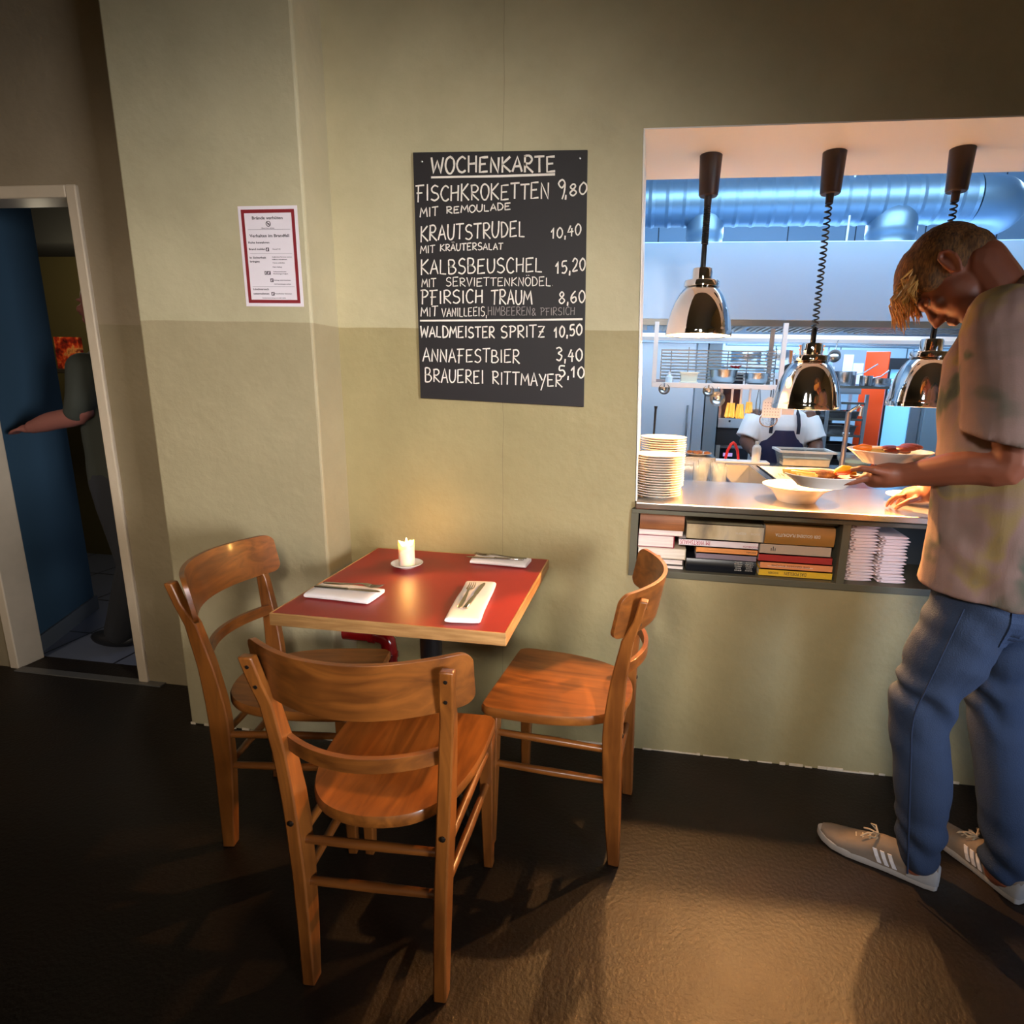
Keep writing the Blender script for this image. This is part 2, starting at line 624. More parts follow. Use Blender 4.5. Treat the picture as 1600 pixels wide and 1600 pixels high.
def tile_floor():
    m = mat('corridor_tiles', '6d7486', 0.35)
    nt, N, b = nodes(m)
    tc = N.new('ShaderNodeTexCoord')
    br = N.new('ShaderNodeTexBrick')
    br.offset = 0
    br.inputs['Scale'].default_value = 1
    br.inputs['Brick Width'].default_value = 0.42
    br.inputs['Row Height'].default_value = 0.42
    br.inputs['Mortar Size'].default_value = 0.006
    br.inputs['Color1'].default_value = C('70778a')
    br.inputs['Color2'].default_value = C('666c7d')
    br.inputs['Mortar'].default_value = C('25252a')
    nt.links.new(tc.outputs['Object'], br.inputs['Vector'])
    nt.links.new(br.outputs['Color'], b.inputs['Base Color'])
    return m
struct(MB().box(-4.4, -1.6, 2.25, 3.85, -0.1, 0.0), 'floor_corridor', tile_floor())
# ------------------------------------------------------------------ kitchen shell
def panel_wall():
    m = mat('kitchen_wall_panels', '9fb6c8', 0.5)
    nt, N, b = nodes(m)
    tc = N.new('ShaderNodeTexCoord')
    mp = N.new('ShaderNodeMapping')
    mp.inputs['Rotation'].default_value = (PI/2, 0, 0)
    br = N.new('ShaderNodeTexBrick')
    br.offset = 0
    br.inputs['Scale'].default_value = 1
    br.inputs['Brick Width'].default_value = 0.62
    br.inputs['Row Height'].default_value = 6
    br.inputs['Mortar Size'].default_value = 0.006
    br.inputs['Color1'].default_value = C('9fb8cc')
    br.inputs['Color2'].default_value = C('93adc2')
    br.inputs['Mortar'].default_value = C('3a4650')
    nt.links.new(tc.outputs['Object'], mp.inputs[0])
    nt.links.new(mp.outputs[0], br.inputs['Vector'])
    nt.links.new(br.outputs['Color'], b.inputs['Base Color'])
    return m
KX0, KX1, KY1, KZ = -0.75, 4.4, 6.3, 3.5
m_kw = mat('kitchen_wall_white', 'b9c6d2', 0.5, bump=0.03)
struct(MB().box(KX0, KX1, 2.5, KY1, -0.1, 0), 'floor_kitchen', mat('kitchen_floor_tiles', '6a6460', 0.5, vary=0.15))
struct(MB().box(KX0, KX1, 2.5, KY1, KZ, KZ+0.1), 'ceiling_kitchen', mat('kitchen_ceiling', 'b4c4d2', 0.8))
struct(MB().box(KX0, KX1, KY1, KY1+0.1, 0, KZ), 'wall_kitchen_back', panel_wall())
struct(MB().box(KX0-0.1, KX0, 2.5, KY1, 0, KZ), 'wall_kitchen_left', m_kw)
struct(MB().box(KX1, KX1+0.1, 2.5, KY1, 0, KZ), 'wall_kitchen_right', m_kw)
w = MB()
w.box(KX0, XR+0.1, 2.5, 2.52, 2.9, KZ)
struct(w, 'wall_kitchen_front', m_kw)
# ================================================================== chalkboard
m_board = mat('blackboard', '1a1517', 0.62, vary=0.25, vscale=5)
m_chalk = mat('chalk', 'e4dccf', 0.95)
m_chalk2 = mat('faint_chalk', '8f8783', 0.95)
m_steel = mat('brushed_steel', 'b9bcbf', 0.28, 1.0)
GLY = {
 'A': [[(0, 0), (.5, 1), (1, 0)], [(.2, .35), (.85, .38)]],
 'B': [[(.05, 0), (.05, 1)], [(.05, 1), (.6, .97), (.75, .77), (.55, .56), (.05, .52)], [(.05, .52), (.7, .48), (.95, .25), (.65, .02), (.05, 0)]],
 'C': [[(.95, .85), (.6, 1), (.2, .8), (.05, .45), (.25, .1), (.6, 0), (.95, .14)]],
 'D': [[(.1, 0), (.08, 1)], [(.0, 1), (.55, .95), (.95, .55), (.7, .12), (.05, 0)]],
 'E': [[(.95, 1), (.1, .97), (.08, 0), (.95, .05)], [(.08, .52), (.75, .55)]],
 'F': [[(1.0, 1), (-.05, .97)], [(.28, .97), (.22, -.08)], [(.05, .5), (.8, .52)]],
 'G': [[(.95, .85), (.55, 1), (.1, .7), (.1, .25), (.5, 0), (.95, .2), (.95, .48), (.55, .46)]],
 'H': [[(.1, 1), (.06, 0)], [(.92, 1), (.88, 0)], [(.08, .5), (.9, .54)]],
 'I': [[(.5, 1), (.5, 0)]],
 'K': [[(.12, 1), (.1, -.05)], [(.95, 1), (.12, .5), (1.0, 0)]],
 'L': [[(.12, 1), (.1, .03), (.95, 0)]],
 'M': [[(.0, 0), (.15, 1), (.5, .35), (.85, 1), (1.0, 0)]],
 'N': [[(.05, 0), (.1, 1), (.88, 0), (.92, 1)]],
 'O': [[(.55, 1), (.15, .85), (.02, .45), (.25, .06), (.6, 0), (.95, .35), (.9, .8), (.5, 1)]],
 'P': [[(.2, 1), (.18, -.02)], [(-.05, .97), (.6, 1), (.92, .8), (.7, .55), (.18, .48)]],
 'R': [[(.12, 1), (.1, 0)], [(.0, .97), (.6, 1), (.88, .78), (.6, .54), (.1, .5), (1.0, -.02)]],
 'S': [[(.9, .9), (.5, 1), (.12, .8), (.25, .56), (.75, .45), (.92, .2), (.5, 0), (.05, .1)]],
 'T': [[(-.05, .97), (1.05, 1)], [(.5, .98), (.46, 0)]],
 'U': [[(.08, 1), (.06, .3), (.35, 0), (.75, .1), (.92, .4), (.94, 1)]],
 'V': [[(.02, 1), (.45, 0), (.98, 1)]],
 'W': [[(.0, 1), (.2, 0), (.5, .8), (.75, 0), (1.0, 1)]],
 'X': [[(0, 1), (1, 0)], [(1, 1), (0, 0)]],
 'Y': [[(.02, 1), (.5, .5)], [(1.0, 1), (.3, -.3)]],
 'Z': [[(.05, .97), (.95, 1), (.08, .02), (1.0, .05)], [(.2, .5), (.8, .52)]],
 '0': [[(.55, 1), (.12, .7), (.12, .25), (.5, 0), (.9, .3), (.88, .75), (.5, 1)]],
 '1': [[(.1, .6), (.6, 1), (.55, 0)]],
 '2': [[(.1, .75), (.45, 1), (.85, .8), (.6, .4), (.08, .02), (.95, .05)]],
 '3': [[(.1, .9), (.55, 1), (.85, .78), (.4, .55), (.9, .35), (.6, 0), (.05, .08)]],
 '4': [[(.55, 1), (.08, .38), (.95, .42)], [(.72, .75), (.66, -.05)]],
 '5': [[(.9, 1), (.25, .97), (.18, .58), (.65, .6), (.9, .3), (.55, 0), (.08, .06)]],
 '6': [[(.75, 1), (.25, .65), (.1, .25), (.45, 0), (.85, .2), (.7, .5), (.15, .35)]],
 '8': [[(.5, .52), (.18, .78), (.5, 1), (.82, .8), (.5, .52), (.1, .25), (.5, 0), (.9, .25), (.5, .52)]],
 '9': [[(.85, .75), (.45, .55), (.12, .8), (.5, 1), (.85, .8), (.75, .3), (.55, -.08)]],
 ',': [[(.55, .12), (.4, -.25)]],
 '.': [[(.35, .02), (.5, .02)]],
 '&': [[(.95, .0), (.2, .75), (.45, 1), (.7, .8), (.1, .25), (.4, 0), (.9, .4)]],
}
WID = {'I': .35, ',': .32, '.': .3, ' ': .62, 'M': 1.25, 'W': 1.35, '1': .75, 'L': .85}

def bpt(X, Y):            # point of the board as measured in the photo, on the board's face
    return at(620+X/3.7219, 220+Y/3.7209, 1, 2.0262)

cr = random.Random(11)
def chalk_stroke(mb, pts, wd):
    n = len(pts)
    L, R_ = [], []
    for i, p in enumerate(pts):
        t = (pts[min(i+1, n-1)]-pts[max(i-1, 0)])
        t = V((t.x, 0, t.z)).normalized()
        o = V((-t.z, 0, t.x))
        k = wd*cr.uniform(0.8, 1.15)/2
        L.append(p+o*k)
        R_.append(p-o*k)
    d = V((0, -0.0007, 0))
    for i in range(n-1):
        a = [L[i], R_[i], R_[i+1], L[i+1]]
        mb.add([q for q in a]+[q+d for q in a], [(4, 5, 6, 7), (0, 4, 7, 3), (1, 2, 6, 5), (0, 1, 5, 4), (2, 3, 7, 6)])

def smooth_path(p, k=4):
    if len(p) < 4:
        out = []
        for a, b in zip(p[:-1], p[1:]):
            out += [a.lerp(b, i/3) for i in range(3)]
        return out+[p[-1]]
    out = []
    for i in range(len(p)-1):
        p0, p1, p2, p3 = p[max(i-1, 0)], p[i], p[i+1], p[min(i+2, len(p)-1)]
        for j in range(k):
            t = j/k
            out.append(0.5*((2*p1)+(p2-p0)*t+(2*p0-5*p1+4*p2-p3)*t*t+(3*p1-p0-3*p2+p3)*t**3))
    return out+[p[-1]]

def chalk_line(mb, txt, x0, y0, x1, y1, h, wd=0.0042, slant=0.0):
    tot = sum(WID.get(ch, 1)+0.22 for ch in txt)-0.22
    x = 0
    for ch in txt:
        wch = WID.get(ch, 1)
        base = {'Ö': 'O', 'Ä': 'A'}.get(ch, ch)
        strokes = list(GLY.get(base, []))
        if ch in 'ÖÄ':
            strokes = strokes+[[(.25, 1.2), (.3, 1.28)], [(.65, 1.2), (.7, 1.28)]]
        hh = h*cr.uniform(0.93, 1.06)
        jy = cr.uniform(-0.03, 0.03)*h
        for st in strokes:
            pts = []
            for gx, gy in st:
                f = (x+(gx+cr.uniform(-.03, .03))*wch)/tot
                X = x0+(x1-x0)*f+slant*gy*hh
                Y = y0+(y1-y0)*f-gy*hh+jy
                pts.append(bpt(X, Y))
            tight = base in 'AEFHIKLMNTVWXYZ14,.'
            pp = smooth_path(pts[:3] if False else pts, 4) if not tight else [q for a, b in zip(pts[:-1], pts[1:]) for q in (a, a.lerp(b, .5))]+[pts[-1]]
            chalk_stroke(mb, pp, wd)
        x += wch+0.22

bd = thing('menu_chalkboard', 'black chalkboard menu hand-lettered in white chalk, screwed to the green wall', 'chalkboard', (-0.53, 2.03, 1.72))
corners = [at(645, 238, 1, 2.0270), at(918, 234, 1, 2.0270), at(912, 636, 1, 2.0270), at(657, 622, 1, 2.0270)]
off = V((-0.53, 2.03, 1.72))
mb = MB()
mb.rings([[c-off for c in corners], [V((c.x, 2.0375, c.z))-off for c in corners]])
mb.build('board_panel', m_board, bd, smooth=0, bevel=0.0012)
ch = MB()
k2 = MB()
for a in [('WOCHENKARTE', 200, 188, 922, 180, 92, .0062), ('FISCHKROKETTEN', 112, 352, 885, 336, 92, .0048), ('9', 935, 332, 985, 330, 100, .005), (',80', 975, 325, 1108, 305, 72, .0048),
          ('MIT', 135, 445, 240, 436, 56, .0036), ('REMOULADE', 288, 424, 662, 400, 40, .0036),
          ('KRAUTSTRUDEL', 138, 584, 745, 556, 90, .0046), ('10,40', 895, 570, 1072, 545, 62, .0044),
          ('MIT', 138, 658, 222, 650, 46, .0032), ('KRÄUTERSALAT', 252, 640, 618, 633, 40, .0034),
          ('KALBSBEUSCHEL', 138, 777, 845, 763, 84, .0044), ('15,20', 922, 775, 1098, 752, 74, .0046),
          ('MIT', 145, 852, 228, 850, 50, .003), ('SERVIETTENKNÖDEL.', 285, 846, 912, 843, 50, .003),
          ('PFIRSICH', 140, 948, 500, 944, 78, .0044), ('TRAUM', 550, 952, 785, 950, 82, .0044), ('8,60', 940, 948, 1096, 938, 68, .0046),
          ('MIT', 140, 1022, 238, 1020, 56, .0032), ('VANILLEEIS,', 262, 1024, 525, 1018, 52, .0028),
          ('WALDMEISTER', 138, 1142, 570, 1146, 66, .0046), ('SPRITZ', 605, 1146, 860, 1142, 70, .0046), ('10,50', 912, 1145, 1078, 1128, 62, .005),
          ('ANNAFESTBIER', 152, 1284, 715, 1292, 76, .0042), ('3,40', 925, 1276, 1080, 1282, 72, .0048),
          ('BRAUEREI', 165, 1402, 505, 1412, 78, .0042), ('RITTMAYER', 555, 1414, 962, 1432, 72, .0042), ('5,10', 940, 1372, 1092, 1380, 62, .0048)]:
    chalk_line(ch, *a)
chalk_line(k2, 'HIMBEEREN', 530, 1016, 778, 1014, 50, .0022)
chalk_line(k2, '& PFIRSICH', 785, 1016, 1035, 1012, 44, .0022)
chalk_stroke(ch, [bpt(200, 213), bpt(400, 209), bpt(600, 206), bpt(920, 195)], .0072)
chalk_stroke(ch, [bpt(135, 1046), bpt(450, 1044), bpt(800, 1041), bpt(1080, 1037)], .0062)
T = Mx.Translation(-off)
for m_, nm, mm in ((ch, 'chalk_writing', m_chalk), (k2, 'chalk_writing', m_chalk2)):
    m_.v = [T @ p for p in m_.v]
    m_.build(nm, mm, bd, smooth=0)
for X, Y in ((146, 122), (1064, 102)):
    p = bpt(X, Y)-off
    MB().lathe([(0, 0), (.0045, 0), (.0042, .0022), (.002, .0034), (0, .0036)], 12, M=Mx.Translation(p) @ Mx.Rotation(PI/2, 4, 'X')).build('screw', m_steel, bd)

# ================================================================== fire notice on the pillar
sg = thing('fire_safety_notice', 'white fire safety notice with a dark red border, stuck on the pillar', 'sign', (-1.254, 1.8705, 1.775))
sw, sh = 0.208, 0.308
MB().box(-sw/2, sw/2, -0.0015, -0.0002, -sh/2, sh/2).build('paper_sheet', mat('notice_paper', 'd8cfd4', 0.5), sg, smooth=0)
bdr = MB()
bi, bw = 0.0105, 0.0105
for x0, x1, z0, z1 in ((-sw/2+bi, sw/2-bi, sh/2-bi-bw, sh/2-bi), (-sw/2+bi, sw/2-bi, -sh/2+bi, -sh/2+bi+bw), (-sw/2+bi, -sw/2+bi+bw, -sh/2+bi+bw, sh/2-bi-bw), (sw/2-bi-bw, sw/2-bi, -sh/2+bi+bw, sh/2-bi-bw)):
    bdr.box(x0, x1, -0.0022, -0.0012, z0, z1)
bdr.build('red_border', mat('notice_red', '7d1a22', 0.5), sg, smooth=0)
tx = MB()
RX = Mx.Rotation(PI/2, 4, 'X')
def sline(txt, x, z, h, wd=None, bold=0):
    text_mesh(txt, h, Mx.Translation((x, -0.0017, z)) @ RX, tx, wd, bold=bold or h*.02)
zt = sh/2
sline('Brände verhüten', -0.056, zt-0.040, .0092, .108)
sline('Offenes Feuer verboten', -0.026, zt-0.0675, .0028, .046)
sline('Verhalten im Brandfall', -0.070, zt-0.0935, .0092, .140)
sline('Ruhe bewahren', -0.076, zt-0.1125, .0062, .074)
sline('Brand melden', -0.076, zt-0.1325, .0062, .058)
sline('Notruf 112', 0.008, zt-0.1315, .0032, .028)
sline('In Sicherheit', -0.076, zt-0.1585, .0062, .058)
sline('bringen', -0.076, zt-0.1705, .0062, .034)
for i, (s, x, z) in enumerate((('Gefährdete Personen warnen', .004, .1555), ('Hilflose mitnehmen', .004, .163), ('Türen schließen', .004, .1735), ('Kein Aufzug', .004, .186), ('Gekennzeichneten', .004, .2005), ('Fluchtwegen folgen', .004, .207), ('Aufzug nicht benutzen', .004, .227), ('Auf Anweisungen achten', .004, .239), ('Feuerlöscher benutzen', .004, .269))):
    sline(s, x, zt-z, .003, (.070 if i == 0 else min(.0029*len(s), .060)))
sline('Löschversuch', -0.073, zt-0.2565, .0062, .056)
sline('unternehmen', -0.073, zt-0.2705, .0062, .056)
sline('Brandschutzordnung nach DIN 14096', -0.042, zt-0.2825, .0024, .084)
for z in (.0705, .1435, .2455):
    tx.box(-0.074, 0.076, -0.0020, -0.0014, zt-z-.0003, zt-z+.0003)
tx.build('printed_text', mat('print_ink', '241824', 0.6), sg, smooth=0)
m_pic = mat('pictogram_ink', '33252f', 0.6)
m_picw = mat('pictogram_white', 'd8cfd4', 0.6)
for x, z, q in ((-.010, .131, .0105), (-.012, .203, .0125), (-.0235, .203, .007), (-.003, .226, .0105), (-.003, .268, .0105)):
    ic = MB().box(x-q/2, x+q/2, -0.0021, -0.0013, zt-z-.0055, zt-z+.0055)
    ic.cur = 1
    ic.box(x-q*.22, x+q*.12, -0.0023, -0.0020, zt-z-.0035, zt-z+.002)
    ic.box(x-q*.05, x+q*.25, -0.0023, -0.0020, zt-z+.0008, zt-z+.0035)
    ic.build('pictogram', [m_pic, m_picw], sg, smooth=0)
pr = MB()
pr.tube([(-.0 + .0075*math.cos(a), -0.0018, zt-.0535+.0075*math.sin(a)) for a in (2*PI*i/24 for i in range(24))], .0011, 6, closed=True)
pr.tube([(-.0052, -0.0018, zt-.0535+.0052), (.0052, -0.0018, zt-.0535-.0052)], .001, 6)
pr.box(-.0035, .004, -0.0019, -0.0013, zt-.0555, zt-.0525)
pr.build('no_fire_symbol', mat('symbol_ink', '33252f', 0.6), sg)

# ================================================================== table
TX0, TX1, TY0, TY1, TZ = -1.008, -0.335, 1.364, 2.026, 0.755
tcx, tcy = (TX0+TX1)/2, (TY0+TY1)/2
tb = thing('dining_table', 'square table with dark red top and pale wooden edge, set against the green wall', 'table', (tcx, tcy, 0))
m_red = mat('red_laminate', '8e1f1c', 0.42, vary=0.06, vscale=30, bump=0.02, bscale=400)
m_edge = wood('table_edge_oak', 'c79a63', '9a6c3c', scale=(5, 40, 60), rough=0.45, coat=0.1)
m_edge2 = wood('table_edge_oak_side', 'c79a63', '9a6c3c', scale=(40, 5, 60), rough=0.45, coat=0.1)
hx, hy = (TX1-TX0)/2, (TY1-TY0)/2
e = 0.006
MB().box(-hx+e, hx-e, -hy+e, hy-e, TZ-0.030, TZ).build('laminate_top', m_red, tb, smooth=0)
for nm, b_, mm in (('edge_band', (-hx, hx, -hy, -hy+e, TZ-.036, TZ+.0006), m_edge), ('edge_band', (-hx, hx, hy-e, hy, TZ-.036, TZ+.0006), m_edge),
                   ('edge_band', (-hx, -hx+e, -hy+e, hy-e, TZ-.036, TZ+.0006), m_edge2), ('edge_band', (hx-e, hx, -hy+e, hy-e, TZ-.036, TZ+.0006), m_edge2)):
    MB().box(*b_).build(nm, mm, tb, smooth=0, bevel=0.002)
MB().box(-hx+e, hx-e, -hy+e, hy-e, TZ-.036, TZ-.0302).build('underside_board', mat('raw_board', '6f5a3e', 0.8), tb, smooth=0)
m_iron = mat('black_cast_iron', '0c0c0d', 0.32, bump=0.05, bscale=60)
pd = MB().lathe([(0, .03), (.050, .03), (.050, .10), (.036, .16), (.036, .56), (.050, .66), (.050, TZ-.045), (0, TZ-.045)], 24)
pd.build('pedestal', m_iron, tb)
MB().box(-.2, .2, -.03, .03, TZ-.045, TZ-.0362).box(-.03, .03, -.2, .2, TZ-.0449, TZ-.0363).build('top_bracket', m_iron, tb, smooth=0)
for i in range(4):
    a = PI/4+i*PI/2
    cs, sn = math.cos(a), math.sin(a)
    MB().tube([(cs*r, sn*r, z) for r, z in ((.02, .085), (.10, .075), (.19, .045), (.255, .018))], [.03, .028, .022, .0165], 10, flat=0.8).build('foot', m_iron, tb)

pp = MB()
px_, py_ = -0.945, 1.955
pp.tube([(-1.126, py_, .425), (px_-.05, py_, .425), (px_-.018, py_, .417), (px_-.004, py_, .40), (px_, py_, .37), (px_, py_, 0.0)], .030, 16)
pp.tube([(px_, py_, .355), (px_, py_, .338)], .034, 16)
pp.tube([(px_-.075, py_, .425), (px_-.055, py_, .425)], .034, 16)
tag(pp.build('red_pipe', mat('red_gloss_paint', '8d0f10', 0.18, coat=0.5)), 'glossy red painted pipe bending down from pillar to floor behind table', 'pipe')

# ------------------------------------------------------------------ candle
m_porc = mat('white_porcelain', 'e6ddd2', 0.18, coat=0.3)
cnx, cny = -0.806, 1.832
tag(MB().lathe([(0, 0), (.030, 0), (.032, .003), (.048, .009), (.0545, .0125), (.0555, .0142), (.0535, .0150), (.044, .0105), (.030, .0065), (0, .006)], 40).build('saucer', m_porc, loc=(cnx, cny, TZ+.0002)), 'small white saucer under the candle on the red table', 'saucer')
cn = thing('pillar_candle', 'short lit white pillar candle with melted rim on a saucer', 'candle', (cnx, cny, TZ+.0065))
m_wax = mat('candle_wax', 'f4e0c4', 0.4, sss=0.85)
nt, N, b = nodes(m_wax)
b.inputs['Subsurface Scale'].default_value = 0.035
b.inputs['Subsurface Radius'].default_value = (1.0, 0.55, 0.18)
n = 40
wr = random.Random(5)
prof = [(.001, 0), (.0275, 0), (.028, .002), (.0278, .03), (.0275, .06), (.0272, .074), (.0268, .081), (.0235, .080), (.0225, .072), (.015, .066), (.001, .0645)]
R = []
for i, (r, z) in enumerate(prof):
    ring = []
    for j in range(n):
        a = 2*PI*j/n
        dz = 0.0
        if 5 <= i <= 8:
            dz = 0.0065*math.sin(2*a+0.6)+0.004*math.sin(5*a+1)+0.002*math.sin(9*a)
            dz *= (1.0 if i in (6, 7) else 0.35)
        ring.append(V((r*math.cos(a), r*math.sin(a), z+dz)))
    R.append(ring)
MB().rings(R).build('wax_body', m_wax, cn, smooth=60)
MB().tube([(0, 0, .064), (.0005, 0, .070), (.0018, 0, .0755)], .0011, 6).build('wick', mat('burnt_wick', '1a1210', 0.9), cn)
MB().lathe([(0, 0), (.0030, .003), (.0042, .008), (.0034, .014), (.0015, .020), (0, .0245)], 14, c=(.0012, 0, .0735)).build('flame', mat('candle_flame', 'ffdc98', 0.5, emit=60), cn)
light('candle_glow', 'POINT', (cnx, cny, TZ+.112), None, 1.2, (1.0, 0.52, 0.13), size=0.006)

# ------------------------------------------------------------------ napkins with cutlery
m_cloth = mat('white_napkin_cloth', 'e6dedb', 0.9, bump=0.12, bscale=220)
def napkin(name, lx, ly, h, label, loc, rz, group='napkins laid on the red table'):
    """rolled flat: folded cloth, long axis local y, with visible plies at the ends"""
    root = thing(name, label, 'napkin', loc, rz, group)
    hx_, hy_ = lx/2, ly/2
    nr = 40
    # outer fold: wrapped around both long edges
    def sec(y, k):
        pts = []
        for i in range(nr):
            t = 2*PI*i/nr
            sx, sz = math.cos(t), math.sin(t)
            e = 0.38
            x = hx_*math.copysign(abs(sx)**e, sx)
            z = h/2+h/2*math.copysign(abs(sz)**(0.75), sz)*k
            x += 0.0015*math.sin(23*y+t*2)
            pts.append(V((x, y, max(z, 0.0)+0.0008*math.sin(40*y+3*t)*(1 if z > h*.4 else 0))))
        return pts
    ys = [-hy_, -hy_+.003, -hy_+.02, -hy_*.5, 0, hy_*.5, hy_-.02, hy_-.003, hy_]
    MB().rings([sec(y, .82 if i in (0, len(ys)-1) else 1) for i, y in enumerate(ys)]).build('outer_fold', m_cloth, root, smooth=60)
    for s in (-1, 1):
        pl = MB()
        for k in range(4):
            z = h*(0.16+0.19*k)
            x1 = hx_*(0.90-0.04*k)
            y = s*(hy_+.0012-.0006*k)
            pl.box(-hx_*0.86+.004*k, x1, min(y, y-s*.012), max(y, y-s*.012), z, z+h*.12)
        pl.build('inner_ply', m_cloth, root, smooth=0, bevel=0.0006)
    return root

m_cut = mat('polished_cutlery', 'b5b0aa', 0.16, 1.0)
def fork(loc, rz, label, tilt=(0, 0)):
    root = thing('fork', label, 'fork', loc, 0, 'forks on the napkins')
    root.rotation_euler = (tilt[0], tilt[1], rz)
    hd = MB()
    R = []
    for y, w, z, t in ((0, .0045, .002, .0016), (.004, .0070, .002, .002), (.05, .0066, .0022, .0022), (.10, .0040, .0055, .0018), (.122, .0030, .009, .0016), (.134, .0068, .0085, .0014), (.142, .0112, .0066, .0012), (.150, .0124, .0048, .0011)):
        R.append([V((w*math.cos(a), y, z+t*math.sin(a))) for a in (2*PI*j/14 for j in range(14))])
    hd.rings(R)
    hd.build('handle', m_cut, root)
    for i in range(4):
        x = -.0095+i*.00635
        MB().tube([(x, .149, .0048), (x, .162, .0034), (x*.97, .178, .0042), (x*.95, .194, .0085)], [.0019, .0017, .0015, .0007], 8, flat=.75).build('tine', m_cut, root)
    return root

def knife(loc, rz, label, tilt=(0, 0)):
    root = thing('table_knife', label, 'knife', loc, 0, 'knives on the napkins')
    root.rotation_euler = (tilt[0], tilt[1], rz)
    R = []
    for y, w, t in ((0, .004, .0022), (.003, .0068, .0036), (.05, .0066, .0036), (.095, .0052, .0034), (.104, .0050, .0036), (.108, .0035, .0024)):
        R.append([V((w*math.copysign(abs(math.cos(a))**.6, math.cos(a)), y, .004+t*math.copysign(abs(math.sin(a))**.6, math.sin(a)))) for a in (2*PI*j/16 for j in range(16))])
    MB().rings(R).build('handle', m_cut, root)
    poly = [(-.0055, .105), (.0045, .105), (.0052, .112), (.0052, .19), (.0040, .204), (.001, .212), (-.004, .209), (-.0085, .198), (-.0098, .18), (-.0088, .13), (-.0075, .112)]
    MB().prism(poly, .0032, .0046).build('blade', m_cut, root, smooth=20, bevel=.0004)
    return root

nh = .017
# near right napkin, long axis pointing away from the viewer
def npose(p0, p1):
    a, b_ = at(*p0, 2, TZ+.008), at(*p1, 2, TZ+.008)
    m_ = (a+b_)/2
    return (m_.x, m_.y, TZ+.0003), math.atan2(-(b_.x-a.x), b_.y-a.y), (b_-a).length
L1, r1, l1 = npose((722, 971), (752, 911))
napkin('folded_napkin', .098, l1*0.97, nh, 'folded white napkin nearest the front edge of the red table, fork and knife lengthwise', L1, r1)
L2, r2, l2 = npose((480, 922), (612, 938))
napkin('folded_napkin', .105, .205, .019, 'folded white napkin at the left edge of the red table', (-.872, 1.528, TZ+.0003), PI/2-.06)
L3, r3, l3 = npose((722, 871), (836, 884))
napkin('folded_napkin', .088, .205, nh, 'folded white napkin at the far right corner of the red table by the wall', (-.497, 1.944, TZ+.0003), PI/2-.05)
def on(L, r, x, y):
    return (L[0]+x*math.cos(r)-y*math.sin(r), L[1]+x*math.sin(r)+y*math.cos(r))
p = on(L1, r1, -.022, -.086)
fork((*p, TZ+nh+.0008), r1-.02, 'fork on the napkin nearest the table front, tines pointing to the wall')
p = on(L1, r1, -.004, -.092)
knife((*p, TZ+nh+.0004), r1-.10, 'table knife beside the fork on the napkin nearest the table front')
fork((-.955, 1.556, TZ+.0245), -PI/2-.02, 'fork on the left napkin, arched over the knife', (0, 0))
knife((-.968, 1.528, TZ+.0195), -PI/2-.02, 'table knife under the fork on the left napkin', (0, 0))
knife((-.412, 1.935, TZ+nh+.0004), PI/2+.04, 'table knife on the napkin in the far right table corner', (0, 0))
fork((-.405, 1.957, TZ+nh+.0008), PI/2-.03, 'fork lying behind the knife on the far right napkin', (0, 0))

# ================================================================== chairs
W1 = wood('chair_wood_golden', '955822', '663812', scale=(26, 2.4, 26))
W2 = wood('chair_wood_upright', '935722', '653713', scale=(26, 26, 2.2))
W3 = wood('chair_wood_crosswise', '8f5420', '623613', scale=(2.2, 26, 26))
m_screw = mat('dark_screw', '4a4038', 0.35, 0.9)

def post_mid(z, s):
    """centre line of the rear post: x, y for height z"""
    P = [(0.0, .158, -.187), (.15, .160, -.178), (.30, .164, -.170), (.46, .172, -.166), (.60, .181, -.176), (.74, .192, -.198), (.857, .203, -.226)]
    for a, b_ in zip(P[:-1], P[1:]):
        if z <= b_[0]:
            t = (z-a[0])/(b_[0]-a[0])
            return s*(a[1]+(b_[1]-a[1])*t), a[2]+(b_[2]-a[2])*t
    return s*P[-1][1], P[-1][2]

def arc_slat(z0, z1, xh, yb, sag, th, drop=0.0, rc=0.02, rake=0.0, n=44):
    """bent slat: ends at x=+-xh, y=yb, bowed backwards by sag in the middle, rounded corners"""
    mb = MB()
    R = []
    for i in range(n+1):
        u = math.sin(PI/2*(-1+2*i/n))
        x = xh*u
        y = yb-sag*(1-u*u)
        d = xh-abs(x)
        cut = rc-math.sqrt(max(0, rc*rc-(rc-min(d, rc))**2)) if d < rc else 0
        tx_, ty_ = xh, sag*2*u
        ln = math.hypot(tx_, ty_)
        nx, ny = -ty_/ln, tx_/ln
        a0, a1 = z0+cut-drop*(1-u*u), z1-cut
        ring = []
        for z, o in ((a0, -1), (a1, -1), (a1, 1), (a0, 1)):
            ring.append(V((x+nx*th/2*o, y+ny*th/2*o-rake*(z-z0), z)))
        R.append(ring)
    return mb.rings(R)

